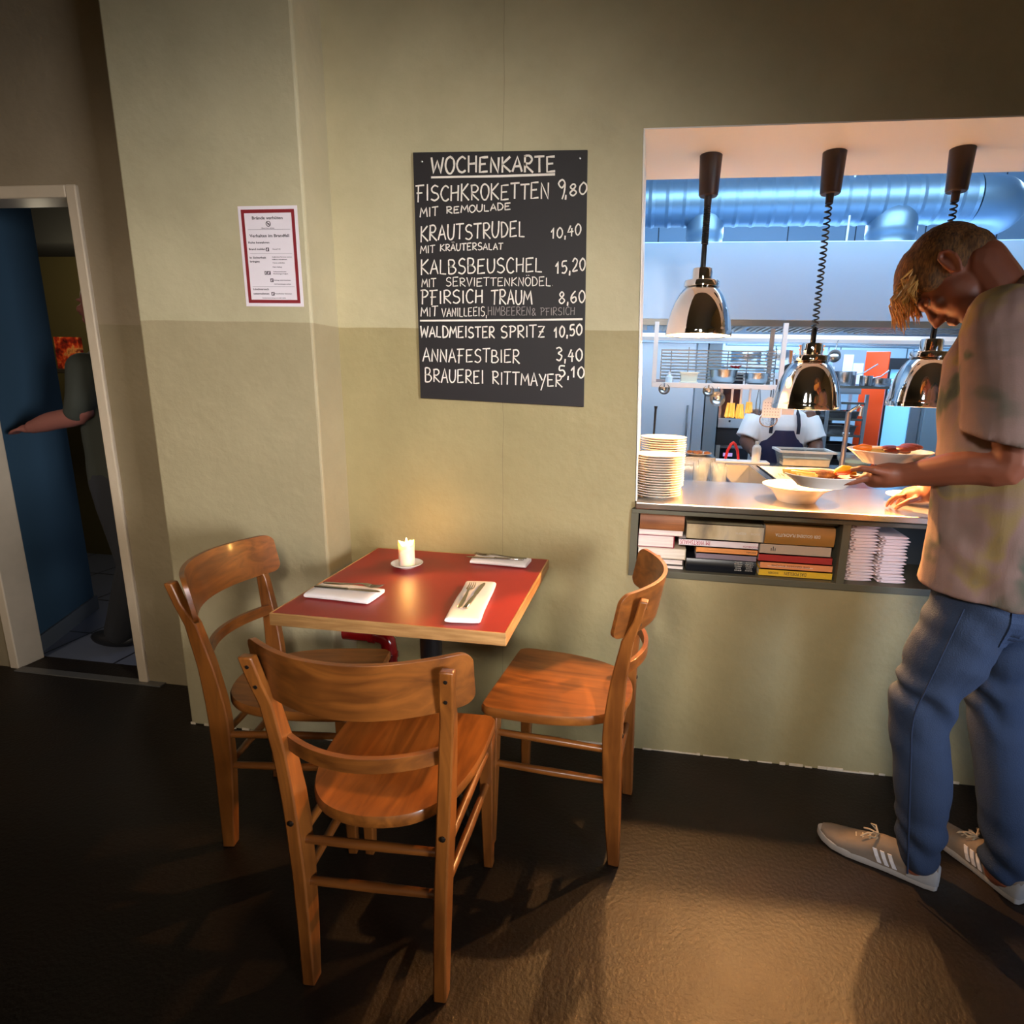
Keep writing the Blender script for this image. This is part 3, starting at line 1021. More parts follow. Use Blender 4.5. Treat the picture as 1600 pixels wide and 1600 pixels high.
def make_chair(label, loc, rz):
    t = thing('dining_chair', label, 'chair', loc, rz, 'wooden chairs around the red table')
    # seat: straight front, sides sweeping in to a round back
    poly = []
    half = [(0, .222), (.165, .222), (.188, .216), (.199, .202), (.202, .18), (.203, .12), (.200, .05), (.190, -.02), (.172, -.085), (.145, -.135), (.105, -.172), (.055, -.192), (0, -.199)]
    poly = [(x, y) for x, y in half]+[(-x, y) for x, y in half[-2:0:-1]]
    poly = [(p_.x, p_.y) for p_ in smooth_path([V((x, y, 0)) for x, y in poly+poly[:1]], 4)[:-1]]
    st = MB()
    def ring(k, z):
        return [V((x*k, y*k, z)) for x, y in poly]
    st.rings([ring(.985, .447), ring(1.0, .453), ring(1.0, .470), ring(.985, .476), ring(.93, .4755), ring(.7, .4715), ring(.35, .469)])
    st.build('seat', W1, t, smooth=50)
    for s in (-1, 1):
        R = []
        for i in range(15):
            z = .857*i/14
            x, y = post_mid(z, s)
            dp = .034+.022*math.sin(min(1, z/.45)*PI/2) if z < .46 else .056-.026*min(1, (z-.46)/.30)
            if z > .745:
                dp = .022
                y -= .010
            wx = .0155 if z < .7 else .0150
            R.append([V((x+a*wx, y+b_*dp/2, z)) for a, b_ in ((-1, -1), (1, -1), (1, 1), (-1, 1))])
        MB().rings(R).build('rear_post', W2, t, smooth=50, bevel=.004)
        for z in (.785, .835):
            x, y = post_mid(z, s)
            MB().lathe([(0, 0), (.0042, 0), (.004, .0015), (0, .002)], 10, M=Mx.Translation((x, y-.0212, z)) @ Mx.Rotation(PI/2, 4, 'X')).build('screw', m_screw, t)
        x, y = post_mid(.452, s)
        MB().lathe([(0, 0), (.0075, 0), (.007, .003), (.003, .005), (0, .0052)], 12, M=Mx.Translation((x, y-.0275, .437)) @ Mx.Rotation(PI/2, 4, 'X')).build('bolt_head', m_screw, t)
        # tapered front leg
        R = []
        for z, xx, yy, hw in ((0, .181, .194, .0135), (.2, .179, .192, .0175), (.38, .177, .190, .021), (.449, .176, .189, .021)):
            R.append([V((s*xx+a*hw, yy+b_*hw, z)) for a, b_ in ((-1, -1), (1, -1), (1, 1), (-1, 1))])
        MB().rings(R).build('front_leg', W2, t, smooth=50, bevel=.004)
        for z in (.382, .278):
            x, y = post_mid(z, s)
            MB().tube([(x, y+.015, z), (s*.172, 0.0, z+.003), (s*.179, .175, z+.006)], [.0095, .0115, .0095], 12).build('side_stretcher', W1, t)
    for z in (.376, .268):
        x, y = post_mid(z, 1)
        MB().tube([(-x+.01, y, z), (0, y, z), (x-.01, y, z)], [.0095, .0115, .0095], 12).build('rear_stretcher', W3, t)
    MB().box(-.155, .155, .178, .198, .405, .447).build('front_apron', W3, t, smooth=0, bevel=.002)
    x, y = post_mid(.63, 1)
    arc_slat(.612, .645, x-.008, y+.010, .060, .013, rc=.004).build('middle_slat', W3, t, smooth=50, bevel=.003)
    x, y = post_mid(.80, 1)
    arc_slat(.748, .874, .236, y+.056, .096, .012, drop=.004, rc=.026, rake=.18).build('back_panel', W3, t, smooth=50, bevel=.0035)
    return t
ch0 = make_chair('wooden chair in front of the table, its back to the viewer', (-.565, 1.194, 0), math.radians(2.4))
for lb, lc, rz in (('wooden chair right of the table, side-on, warmly lit seat, below the shelf of books', (-.199, 1.640, 0), math.radians(84.7)),
                   ('wooden chair on the left of the table, standing before the pillar', (-1.026, 1.523, 0), math.radians(-81))):
    dup(ch0, lc, rz, lb)
# ================================================================== the pass: shelf, counter, what stands on them
m_olivewood = mat('olive_grey_lacquer', '55513f', 0.5, vary=0.06)
sx0, sx1, sy0, sy1, sz0, sz1 = -0.040, 1.744, 2.030, 2.342, 0.7130, 0.9625
sh_ = thing('pass_shelf', 'olive grey open shelf built in under the steel counter, holding books and napkins', 'shelf', (0.85, 2.19, sz0))
T = lambda x0, x1, y0, y1, z0, z1: MB().box(x0-.85, x1-.85, y0-2.19, y1-2.19, z0-sz0, z1-sz0)
T(sx0, sx1, sy0, sy1, sz0, .738).build('bottom_board', m_olivewood, sh_, smooth=0, bevel=.0015)
T(sx0, sx1, sy0, sy1, .948, sz1).build('top_board', m_olivewood, sh_, smooth=0, bevel=.0015)
T(sx0, -.014, sy0, sy1, .738, .948).build('end_panel', m_olivewood, sh_, smooth=0)
T(sx1-.026, sx1, sy0, sy1, .738, .948).build('end_panel', m_olivewood, sh_, smooth=0)
T(.680, .706, sy0, sy1, .738, .948).build('divider', m_olivewood, sh_, smooth=0)
T(-.014, sx1-.026, sy1-.008, sy1, .738, .948).build('back_panel', mat('shelf_back_dark', '3a382e', 0.6), sh_, smooth=0)
T(.43, .680, sy0+.05, sy1, .930, .948).build('filler_board', m_olivewood, sh_, smooth=0)

m_ct = mat('stainless_counter', 'c2bdb6', 0.27, 1.0, bump=0.03, bscale=9)
ct = MB()
ct.box(OB+.001, OX1-.002, 2.020, 2.575, .9650, .9900)
tag(ct.build('steel_counter', m_ct, smooth=0, bevel=.004), 'long stainless steel counter top of the kitchen pass', 'counter')

# ------------------------------------------------------------------ books
def pages_mat(n, c):
    return ramp_mat(n, [(.35, c), (.65, 'ded3c2')], scale=3, rough=.85, stretch=(2, 2, 260))
m_pg = pages_mat('book_pages', 'c9b8a2')
m_pgp = pages_mat('pinkish_pages', 'cbb4ac')
m_ink = mat('spine_ink_dark', '2a2424', 0.6)
m_inkw = mat('spine_ink_silver', 'c9c4b8', 0.5)
m_inkr = mat('spine_ink_red', 'a03048', 0.5)
def book(x0, x1, z0, z1, cover, label, spine=True, yf=2.058, depth=.225, pages=None, bulge=0.0, txts=(), th=.0022):
    t = thing('book', label, 'book', ((x0+x1)/2, yf+depth/2, z0), 0, 'books lying flat on the shelf')
    w, d, h = (x1-x0)/2, depth/2, z1-z0-.0004
    cv = MB()
    cv.box(-w, w, -d, d, 0, th)
    cv.box(-w, w, -d, d, h-th, h)
    if spine:
        n = 8
        R = []
        for x in (-w, w):
            out = [V((x, -d-bulge*math.sin(PI*i/n), h*i/n)) for i in range(n+1)]
            inn = [V((x, -d+th*1.2, h*(n-i)/n)) for i in range(n+1)]
            R.append(out+inn)
        cv.rings(R)
    else:
        cv.box(w-.004, w, -d+.003, d, th, h-th)
    cvo = cv.build('cover', cover, t, smooth=30)
    pg = MB()
    pg.box(-w+.002, w-.004, -d+(.004 if spine else .003), d-.002, th, h-th)
    pg.build('pages', pages or m_pg, t, smooth=0)
    yt = -d-bulge-.0004
    for (s, cx_, cz, hh, ww, mm, flip) in txts:
        tm = MB()
        M = Mx.Translation((cx_, yt, cz)) @ RX
        if flip:
            M = M @ Mx.Rotation(PI, 4, 'Z') @ Mx.Translation((-ww/2, -hh/2, 0))
        else:
            M = M @ Mx.Translation((-ww/2, -hh/2, 0))
        text_mesh(s, hh, M, tm, ww)
        tm.build('spine_lettering', mm, cvo, smooth=0)
    return t
z = .7382
book(.001, .160, z, z+.0165, mat('cover_dark_olive', '2c2a22', .5), 'thin book at the bottom of the left book stack, pages out', False, pages=m_pgp)
book(.000, .157, z+.0168, z+.0390, mat('cover_brown_black', '33261f', .5), 'book with pink-cream pages second from the bottom of the left stack', False, pages=m_pgp)
book(-.010, .163, z+.0393, z+.080, mat('cover_cream', 'bfae93', .6), 'thick cream book in the middle of the left stack', False)
book(-.012, .120, z+.0803, z+.1265, mat('cover_wine_red', '84182a', .4), 'thick white-paged book with a wine red cover in the left stack', False, pages=m_pgp)
book(-.010, .147, z+.1268, z+.1460, mat('cover_pale_pink', 'd2bdb0', .6), 'thin pale book under the brown one in the left stack', False, pages=m_pgp)
m_brownbk = wood('brown_book_cloth', 'a5673a', '6d3f20', scale=(3, 20, 60), rough=.6, coat=0)
book(-.008, .150, z+.1463, z+.2085, m_brownbk, 'thick worn brown book on top of the left stack, under the shelf top', True, bulge=.010)
book(.167, .412, z, z+.048, mat('cover_black_gloss', '15171c', .25), 'thick black book with silver lettering at the bottom of the middle stack', True, bulge=.006,
     txts=[(s, cx_, .046-.0075*i, .0044, ww, m_inkw, True) for cx_, col in ((.060, ('GASTRO', 'NOMISCHES', 'LEXIKON', 'BAND', 'EINS')), (.098, ('HAUS', 'UND', 'HERD', 'KUECHE', 'BUCH'))) for i, (s, ww) in enumerate(zip(col, (.026, .028, .024, .02, .024)))])
book(.200, .411, z+.0483, z+.0715, mat('cover_grey_purple', '7d6f78', .5), 'grey purple book lying on the black one in the middle stack', True)
book(.199, .413, z+.0718, z+.0940, mat('cover_orange', 'd98d4a', .5), 'orange book in the middle of the shelf stacks', True, txts=[('KOCHEN', .085, .011, .007, .032, m_ink, True), ('—————————', -.03, .011, .004, .10, mat('spine_ink_brown', '9a5a2a', .6), False)])
book(.136, .413, z+.0943, z+.1205, mat('cover_white', 'dacdcb', .5), 'white book with red spine lettering jutting left in the middle stack', True, txts=[('IM WIRTSHAUS', -.082, .013, .017, .105, m_inkr, True), ('KOCHBUCH', .112, .009, .007, .05, m_inkr, True)])
m_photo = ramp_mat('photo_cover', [(.3, '4d4744'), (.45, 'a99673'), (.6, 'c4b493'), (.75, '8d8685')], scale=7, rough=.35, stretch=(1.4, .3, .5))
book(.160, .428, z+.1208, z+.179, m_photo, 'large grey and beige photo book on top of the middle stack', True, txts=[('REZEPTE', .055, .030, .008, .036, m_inkw, True), ('KÜCHE', .105, .030, .007, .03, m_inkw, True)])
book(.424, .674, z, z+.0272, mat('cover_yellow', 'd5a92c', .4), 'bright yellow book at the bottom of the right book stack', True, txts=[('DAS POESLEIN', .0, .013, .013, .075, m_ink, True), ('KOCHEN', -.075, .013, .008, .034, m_ink, True)])
book(.427, .672, z+.0275, z+.054, mat('cover_salmon', 'd98a55', .4), 'salmon orange book with a white spine label in the right stack', True, txts=[('————————————————', -.02, .0135, .018, .155, mat('spine_label', 'dccfc4', .5), False), ('DIE GROSSE KÜCHE', -.02, .0135, .007, .13, m_ink, True)])
book(.418, .668, z+.0543, z+.0825, mat('cover_crimson', 'a2312c', .35), 'crimson book in the middle of the right stack', True)
book(.420, .660, z+.0828, z+.121, mat('cover_dusty_cream', 'a8937c', .6), 'dusty cream book under the big brown one in the right stack', True, txts=[('ılı', -.075, .02, .018, .016, m_ink, False)])
book(.432, .666, z+.1213, z+.188, mat('cover_ochre_brown', '96672c', .5, vary=.12), 'big ochre brown book on top of the right stack', True, bulge=.006, txts=[('DER GOLDENE PLACHUTTA', -.008, .034, .0115, .150, m_inkw, True)])

# ------------------------------------------------------------------ stacked folded napkins
m_pink = mat('stacked_napkin_cloth', 'd9c3bd', 0.9, bump=0.10, bscale=160)
def fold_profile(w, h, lay, seed):
    q = random.Random(seed)
    mb = MB()
    n = 9
    y0, y1 = -.09, .09
    for k in range(lay):
        zz = h*(k+.5)/lay
        t = h/lay*.47
        R = []
        for y in (y0, y0+.004, 0, y1):
            sh = .85 if y == y0 else 1
            out = []
            amp = q.uniform(.0002, .0008)
            for i in range(n+1):
                u = i/n
                out.append(V((-w/2+.004*k*0+w*u*(1-.02*k), y, zz+amp*math.sin(9*u+k+y*20)+t*sh)))
            bot = [V((p.x, y, p.z-2*t*sh)) for p in reversed(out)]
            out = [V((-w/2-t*.9, y, zz))]+out+[V((out[-1].x+t*.6, y, zz))]+bot
            R.append(out)
        mb.rings(R)
    return mb

def stack_napkin(seed, label, group):
    t = thing('stacked_napkin', label, 'napkin', (0, 0, 0), 0, group)
    h = .0112
    # outer sheet: a flattened loop rolled over on the left edge
    n = 22
    q = random.Random(seed)
    mb = MB()
    R = []
    for y in (-.088, -.085, -.03, .03, .088):
        k = .8 if y == -.088 else 1
        ring = []
        for i in range(n):
            a = 2*PI*i/n
            cx_ = .047*math.copysign(abs(math.cos(a))**.45, math.cos(a))
            pinch = 1.0-.45*max(0, (cx_/.047))**2
            cz = h/2+h/2*math.copysign(abs(math.sin(a))**.8, math.sin(a))*k*pinch
            ring.append(V((cx_+q.uniform(-.0006, .0006), y, cz+.0005*math.sin(60*cx_+9*y))))
        R.append(ring)
    mb.rings(R)
    mb.build('outer_fold', m_pink, t, smooth=60)
    dk = MB()
    dk.ell((-.0365, -.0885, h*.5), (.0052, .0012, h*.22), 10, 6)  # dark bead paints the shade inside the fold
    dk.build('fold_shade', mat('napkin_fold_shade', '8a6f66', .9), t)
    sn = MB()
    for k in range(2):
        sn.box(-.026, .040-.006*k, -.0895, -.07, h*(.34+.2*k), h*(.41+.2*k))
    sn.build('inner_fold', m_pink, t, smooth=0, bevel=.0004)
    return t
nz = .7385
gl, gr = 'napkins in the left stack on the shelf', 'napkins in the right stack on the shelf'
p0 = stack_napkin(1, 'white folded napkin within the left napkin stack on the shelf', gl)
q = random.Random(21)
for i in range(18):
    lb = 'topmost napkin of the left napkin stack, just under the shelf top' if i == 17 else ('bottom napkin of the left napkin stack next to the divider' if i == 0 else p0['label'])
    lc = (.766+q.uniform(-.004, .004)+(.004*math.sin(i*.7)), 2.158+q.uniform(-.004, .004), nz+.01125*i)
    if i == 0:
        p0.location = lc
        p0b = p0
        first_label = lb
    else:
        dup(p0, lc, q.uniform(-.03, .03), lb, gl)
p0['label'] = first_label
for i in range(15):
    lb = 'topmost napkin of the right, lower napkin stack on the shelf' if i == 14 else ('bottom napkin of the right napkin stack on the shelf' if i == 0 else 'white folded napkin within the right napkin stack on the shelf')
    dup(p0, (.868+q.uniform(-.005, .005)+.004*math.sin(i*.9+1), 2.158+q.uniform(-.004, .004), nz+.0113*i), q.uniform(-.04, .04), lb, gr)

# ------------------------------------------------------------------ plates
def plate_profile(r, h, foot=.55, th=.0035):
    return [(0, .0022), (r*foot*.95, .0022), (r*foot, 0), (r*foot+.003, 0), (r*foot+.006, .003), (r*.80, h*.45), (r*.97, h-.003), (r, h-.0012), (r*.995, h), (r*.97, h), (r*.80, h*.45+th), (r*.58, .0022+th), (0, .0022+th)]
zc = .9902
pl = MB().lathe(plate_profile(.088, .014), 48).build('plate', m_porc, loc=(.049, 2.158, zc))
tag(pl, 'bottom plate of the front plate stack on the counter, by the wall edge', 'plate', 'plates in the front stack')
for i in range(1, 17):
    o = dup(pl, (.049+q.uniform(-.0012, .0012), 2.158+q.uniform(-.0012, .0012), zc+.0091*i), q.random()*6, 'top plate of the shorter front plate stack' if i == 16 else 'white plate within the shorter front plate stack on the counter', 'plates in the front stack')
pl2 = MB().lathe(plate_profile(.092, .014), 48).build('plate', m_porc, loc=(.066, 2.372, zc))
tag(pl2, 'bottom plate of the taller rear plate stack on the counter', 'plate', 'plates in the rear stack')
for i in range(1, 22):
    dup(pl2, (.066+q.uniform(-.0012, .0012), 2.372+q.uniform(-.0012, .0012), zc+.0091*i), q.random()*6, 'top plate of the taller rear plate stack' if i == 21 else 'white plate within the taller rear plate stack on the counter', 'plates in the rear stack')

# deep plates on the counter
def lumps(mb, n, rad, z, size, seed, dome=0.0, flat=.6):
    q_ = random.Random(seed)
    for i in range(n):
        a, r = q_.random()*2*PI, rad*math.sqrt(q_.random())
        s = size*q_.uniform(.6, 1.3)
        mb.ell((r*math.cos(a), r*math.sin(a), z+dome*(1-(r/rad)**2)), (s, s*q_.uniform(.7, 1.3), s*flat), 10, 6, Mx.Rotation(q_.random()*6, 3, 'Z'))
    return mb
big = MB().lathe([(0, .002), (.058, .002), (.062, 0), (.066, 0), (.070, .006), (.078, .020), (.092, .038), (.120, .056), (.124, .0585), (.1235, .060), (.118, .0590), (.090, .043), (.074, .028), (.060, .012), (0, .009)], 56)
tag(big.build('deep_plate', m_porc, loc=(.560, 2.205, zc)), 'wide-rimmed white deep plate under the middle heat lamp', 'plate')
f = MB().lathe([(0, .012), (.060, .014), (.080, .040), (.072, .056), (.045, .066), (0, .070)], 40)
lumps(f, 40, .062, .056, .011, 4, .012)
fo = MB()
fo.v, fo.f, fo.m = f.v, f.f, f.m
fd = thing('creamy_dish', 'pale creamy dish heaped in the deep plate under the middle lamp', 'food', (.560, 2.205, zc))
o = bpy.data.objects.new('creamy_mound', blend_mesh(f, 'creamy_mound', mat('cream_food', 'e8dcc0', .5, vary=.1, vscale=60), .0035, 2))
link(o, fd)
hb = MB()
qq = random.Random(8)
for i in range(26):
    a, r = qq.random()*6.28, .06*math.sqrt(qq.random())
    hb.ell((r*math.cos(a), r*math.sin(a), .0685+.008*(1-(r/.06)**2)), (.003, .002, .0012), 6, 4)
hb.build('herb_bits', mat('green_herbs', '5f7a2c', .6), fd)['kind'] = 'stuff'
pr3 = plate_profile(.118, .026)
tag(MB().lathe(pr3, 48).build('plate', m_porc, loc=(1.030, 2.300, zc)), 'white plate with red and green garnish under the right heat lamp', 'plate')
fs = thing('garnished_starter', 'white spread with tomato and cucumber bits on the plate under the right lamp', 'food', (1.030, 2.300, zc+.0065))
o = bpy.data.objects.new('white_spread', blend_mesh(lumps(MB().lathe([(0, 0), (.070, .001), (.074, .008), (.05, .014), (0, .016)], 30), 12, .05, .012, .012, 3), 'white_spread', mat('white_spread', 'ebe3d0', .5), .004, 3))
link(o, fs)
g = MB()
for x, y, s in ((-.058, -.030, .013), (-.04, -.05, .009), (.03, -.05, .010)):
    g.ell((x, y, .017), (s, s*.9, s*.7), 12, 8)
g.build('tomato_pieces', mat('tomato', 'b02a16', .3), fs)
g = MB()
for x, y, s in ((-.02, -.055, .009), (.005, -.052, .008), (.045, -.03, .008)):
    g.lathe([(0, 0), (s, 0), (s, .004), (0, .004)], 14, c=(x, y, .017))
g.build('cucumber_slices', mat('cucumber', '93a64e', .4), fs)
tag(MB().lathe([(0, .002), (.045, .002), (.048, 0), (.052, 0), (.075, .022), (.096, .052), (.098, .054), (.095, .0545), (.072, .027), (.045, .008), (0, .007)], 48).build('serving_bowl', m_porc, loc=(1.200, 2.455, zc)), 'white bowl at the back of the counter beside the waiter', 'bowl')
tag(lumps(MB().lathe([(0, .010), (.055, .012), (.070, .036), (0, .042)], 30), 24, .065, .036, .012, 9).build('leaf_salad', mat('salad', 'c9c27a', .5, vary=.4, vscale=40), loc=(1.200, 2.455, zc)), 'pale salad filling the bowl at the back of the counter', 'food')

# ================================================================== heat lamps
m_chrome = mat('polished_chrome', 'e4e2df', 0.045, 1.0)
m_dk = mat('dark_brown_plastic', '2a1c1a', 0.45)
m_cord = mat('black_cord_rubber', '0e0d0e', 0.4)
m_in = mat('lamp_inner_white', 'e8dcc8', 0.5)
m_bulb = mat('heat_bulb', 'ffb060', 0.4, emit=14)
def heat_lamp(x, y, zr, coil_to, label, turns):
    t = thing('heat_lamp', label, 'lamp', (x, y, zr), 0, 'heat lamps over the pass')
    k = lambda z: z-zr
    MB().lathe([(0, k(2.0475)), (.030, k(2.0475)), (.0335, k(2.052)), (.0385, k(2.176)), (0, k(2.176))], 36).build('ceiling_canopy', m_dk, t)
    MB().lathe([(0, k(2.018)), (.0125, k(2.018)), (.0135, k(2.048)), (0, k(2.048))], 18).build('cord_nipple', m_dk, t)
    n = turns*14
    zt, zb = k(2.020), k(coil_to)
    pts = [(.0098*math.cos(2*PI*i/14), .0098*math.sin(2*PI*i/14), zt+(zb-zt)*i/n) for i in range(n+1)]
    MB().tube(pts, .0030, 7, up=(0, 0, 1)).build('coiled_cord', m_cord, t)
    MB().lathe([(0, .2325), (.0085, .2325), (.0095, .24), (.0095, zb-.002), (.006, zb+.004), (0, zb+.004)], 16).build('cord_grip', m_cord, t)
    MB().lathe([(.0, .190), (.0345, .190), (.0365, .192), (.0365, .226), (.034, .2325), (.008, .2335), (0, .2335)], 40).build('socket_cap', m_chrome, t)
    MB().lathe([(0, .168), (.060, .168), (.064, .170), (.064, .186), (.061, .190), (0, .190)], 44).build('collar_ring', m_chrome, t)
    MB().lathe([(.040, .1675), (.056, .168), (.0680, .158), (.0825, .138), (.0950, .112), (.1050, .084), (.1120, .055), (.1165, .028), (.1185, .0185), (.1192, .0165), (.1192, .001), (.1180, 0), (.1165, .001), (.1150, .026), (.1105, .054), (.1035, .082), (.0935, .110), (.0810, .136), (.0665, .155), (.055, .164), (.040, .1645)], 64).build('shade', m_chrome, t, smooth=50)
    MB().lathe([(.0385, .1638), (.055, .1630), (.0655, .1542), (.0800, .1352), (.0925, .1092), (.1025, .0815), (.1095, .0535), (.1140, .0262), (.1155, .003), (.1140, .003), (.1125, .026), (.108, .053), (.101, .081), (.091, .109), (.0785, .1345), (.064, .1535), (.054, .162), (.0385, .1628)], 48).build('shade_lining', m_in, t, smooth=50)
    MB().lathe([(0, .058), (.016, .061), (.030, .074), (.034, .090), (.030, .108), (.018, .130), (.014, .160), (0, .160)], 24).build('bulb', m_bulb, t)
    l = light('heat_lamp_light', 'POINT', (x, y, zr+.043), None, 100, (1.0, 0.50, 0.17), size=.014)
    return t
heat_lamp(.165, 2.270, 1.577, 1.892, 'leftmost heat lamp, hung highest, chrome dome on a tightly coiled cord', 22)
heat_lamp(.572, 2.270, 1.325, 1.606, 'middle heat lamp hung low over the creamy dish, chrome dome on a stretched coil', 22)
heat_lamp(.970, 2.270, 1.345, 1.640, 'rightmost heat lamp, chrome dome partly hidden behind the waiter', 22)
# ================================================================== kitchen
m_hood = mat('hood_steel', '9fb8d6', 0.36, 0.45)
m_hood2 = mat('hood_lip_steel', '8b8a88', 0.35, 0.9)
m_st = mat('kitchen_steel', 'a9adb2', 0.25, 1.0)
m_stw = mat('white_enamel', 'dfe1e4', 0.4)
m_galv = mat('galvanised_duct', '7d95a8', 0.42, 0.8)
m_black = mat('black_glass', '10131c', 0.15)
m_darkm = mat('dark_metal', '26262a', 0.5, 0.4)
hd = thing('extractor_hood', 'wide white-blue steel extractor hood hanging over the kitchen range', 'hood', (1.2, 3.2, 1.72))
hx0, hx1 = -1.90, 1.85
MB().box(hx0, hx1, 0, .02, .012, .385).build('front_panel', m_hood, hd, smooth=0, bevel=.003)
h = MB()
h.box(hx0, hx1, .02, 1.28, .365, .385)
h.box(hx0, hx1, 1.28, 1.30, -.02, .385)
h.box(hx0, hx0+.02, .02, 1.28, .0, .365)
h.box(hx1-.02, hx1, .02, 1.28, .0, .365)
h.build('canopy_shell', m_hood, hd, smooth=0)
MB().prism([(0, 0), (.05, 0), (.05, .016), (.012, .016), (.012, .03), (0, .03)], hx0, hx1, Mx(((0, 0, 1, 0), (1, 0, 0, 0), (0, 1, 0, -.018), (0, 0, 0, 1)))).build('gutter_lip', m_hood2, hd, smooth=0)
for i in range(6):
    x = hx0+.1+i*.6
    fl = MB()
    fl.box(x, x+.56, .10, .86, .030, .042)
    for j in range(14):
        fl.box(x+.02+j*.0385, x+.035+j*.0385, .12, .84, .022, .032)
    fl.build('grease_filter', m_hood2, hd, smooth=0)
MB().box(hx0+.02, hx1-.02, .94, 1.27, -.006, .020).build('light_strip', mat('hood_light', 'e9eef5', .5, emit=.35), hd, smooth=0)

dc = thing('ventilation_duct', 'round galvanised spiral ventilation duct running above the extractor hood', 'duct', (.3, 3.9, 2.476))
R = .131
d = MB()
d.tube([(-1.05+.02*i, 0, 0) for i in range(126)], [R*(1.04 if i % 5 == 0 else 1.0) for i in range(126)], 40)
d.build('spiral_pipe', m_galv, dc, smooth=12)
d = MB()
d.tube([(1.45+.26*math.sin(a), .26*(1-math.cos(a)), 0) for a in (PI/2*i/10 for i in range(11))]+[(1.71, .42, 0)], R*1.01, 40)
d.build('end_elbow', m_galv, dc, smooth=50)
for x, r in ((-.022, .108), (1.045, .132)):
    d = MB()
    d.lathe([(r*1.02, -.3695), (r*1.02, -.36), (r, -.358), (r, -.33), (r*1.03, -.325), (r, -.32), (r, -.27), (r*1.03, -.265), (r, -.26), (r, -.20), (r*1.04, -.195), (r*1.03, -.16), (r*1.02, -.10), (r*.85, -.04), (r*.25, -.005)], 36, c=(x, 0, 0))
    d.build('branch_pipe', m_galv, dc, smooth=50)
tag(MB().tube([(1.08, 3.82, 2.108), (1.10, 3.82, 3.495)], .006, 8).build('hanging_rod', mat('white_rod', 'dfe6ee', .4)), 'thin pale suspension rod in front of the ventilation duct', 'rod')

# hanging shelf under the hood
hs = thing('hanging_shelf', 'white shelf hung under the hood on square posts, bowls and a wire grid on it', 'shelf', (.02, 3.16, 1.385))
MB().box(-.012, .78, 0, .34, 0, .026).build('shelf_board', m_stw, hs, smooth=0, bevel=.002)
for x in (-.012, .630):
    for y in (.0, .325):
        MB().box(x, x+.022, y, y+.022, .026, .330).build('post', m_stw, hs, smooth=0)
gd = thing('wire_grid_rack', 'white wire grid standing on the hanging shelf behind the bowls', 'rack', (.055, 3.405, 1.4112))
wr_ = MB()
for i in range(10):
    wr_.tube([(0, 0, .022+.0172*i), (.62, 0, .022+.0172*i)], .0036, 6)
wr_.build('horizontal_wires', mat('white_wire', 'e6e8ec', .4), gd)
for x in (0, .055, .15, .255, .365, .47, .62):
    MB().tube([(x, .004, 0), (x, .004, .195 if x in (.62, .15) else .180)], .0026, 6).build('upright_wire', m_st, gd)
tag(MB().prism([(-.048, -.04), (.048, -.04), (.05, .04), (-.05, .04)], 0, .006).rings([[V((x*k, y*k, z)) for x, y in ((-1, -.8), (1, -.8), (1, .8), (-1, .8))] for k, z in ((.040, 0), (.046, .050), (.052, .051), (.052, .057))]).build('food_tub', mat('cream_tub', 'e6ddc6', .45), loc=(.205, 3.275, 1.4112), smooth=0, bevel=.002), 'cream plastic tub on the hanging shelf, left of the steel bowls', 'tub')
bowlp = [(0, .001), (.6, .001), (.8, .12), (.94, .45), (.985, .80), (1.0, .82), (1.0, .86), (.97, .84), (.92, .47), (.78, .15), (.58, .04), (0, .04)]
def sbowl(r, h, loc, lb):
    tag(MB().lathe([(a*r, b_*h) for a, b_ in bowlp], 40).build('steel_bowl', m_st, loc=loc), lb, 'bowl', 'steel bowls on the hanging shelf')
sbowl(.075, .085, (.385, 3.275, 1.4112), 'larger steel mixing bowl on the hanging shelf, red peg above it')
sbowl(.064, .068, (.556, 3.262, 1.4112), 'smaller steel mixing bowl at the right of the hanging shelf')
tag(MB().lathe([(0, 0), (.020, 0), (.020, .03), (.008, .04), (.008, .055), (0, .055)], 16).build('shaker', m_stw, loc=(.10, 3.26, 1.4112)), 'small white shaker at the left end of the hanging shelf', 'shaker')
tag(MB().box(-.05, .05, -.03, .03, 0, .016).build('folded_towel', mat('pink_towel', 'c9a59c', .9), loc=(.075, 3.34, 1.4112), smooth=0, bevel=.004), 'small folded pinkish towel at the left end of the hanging shelf', 'towel')
cl = MB()
cl.tube([(-.028, 0, .006), (0, 0, -.004), (.030, .0, .008)], [.006, .009, .005], 8, flat=.6)
cl.tube([(-.02, 0, -.004), (.0, 0, .004), (.02, 0, -.008)], [.004, .008, .005], 8, flat=.6)
tag(cl.build('red_peg', mat('red_plastic', 'd32a22', .35), loc=(.463, 3.392, 1.503)), 'small red plastic peg clipped to the wire grid', 'peg')

# utensils hanging below the shelf
def hook_thing(name, lb, cat, loc, grp=None):
    t = thing(name, lb, cat, loc, 0, grp or 'utensils hanging under the shelf')
    return t
def ladle(x, z, r, lb, tilt=0.0):
    t = hook_thing('ladle', lb, 'ladle', (x, 3.152, z))
    MB().tube([(0, 0, r), (0, 0, 1.381-z+.004), (0, .008, 1.381-z+.012)], .0035, 8).build('handle', m_st, t)
    MB().lathe([(0, -r*.72), (r*.5, -r*.62), (r*.85, -r*.3), (r, .0), (r*.97, 0), (r*.8, -r*.26), (r*.45, -r*.55), (0, -r*.64)], 28, M=Mx.Rotation(PI/2*.8, 4, 'X')).build('cup', m_st, t)
ladle(.075, 1.388-.012, .030, 'leftmost ladle under the hanging shelf, only its bowl showing')
ladle(.303, 1.372, .030, 'small ladle left of the big round one under the hanging shelf')
ladle(.352, 1.333, .040, 'big round ladle hanging beside the yellow brushes')
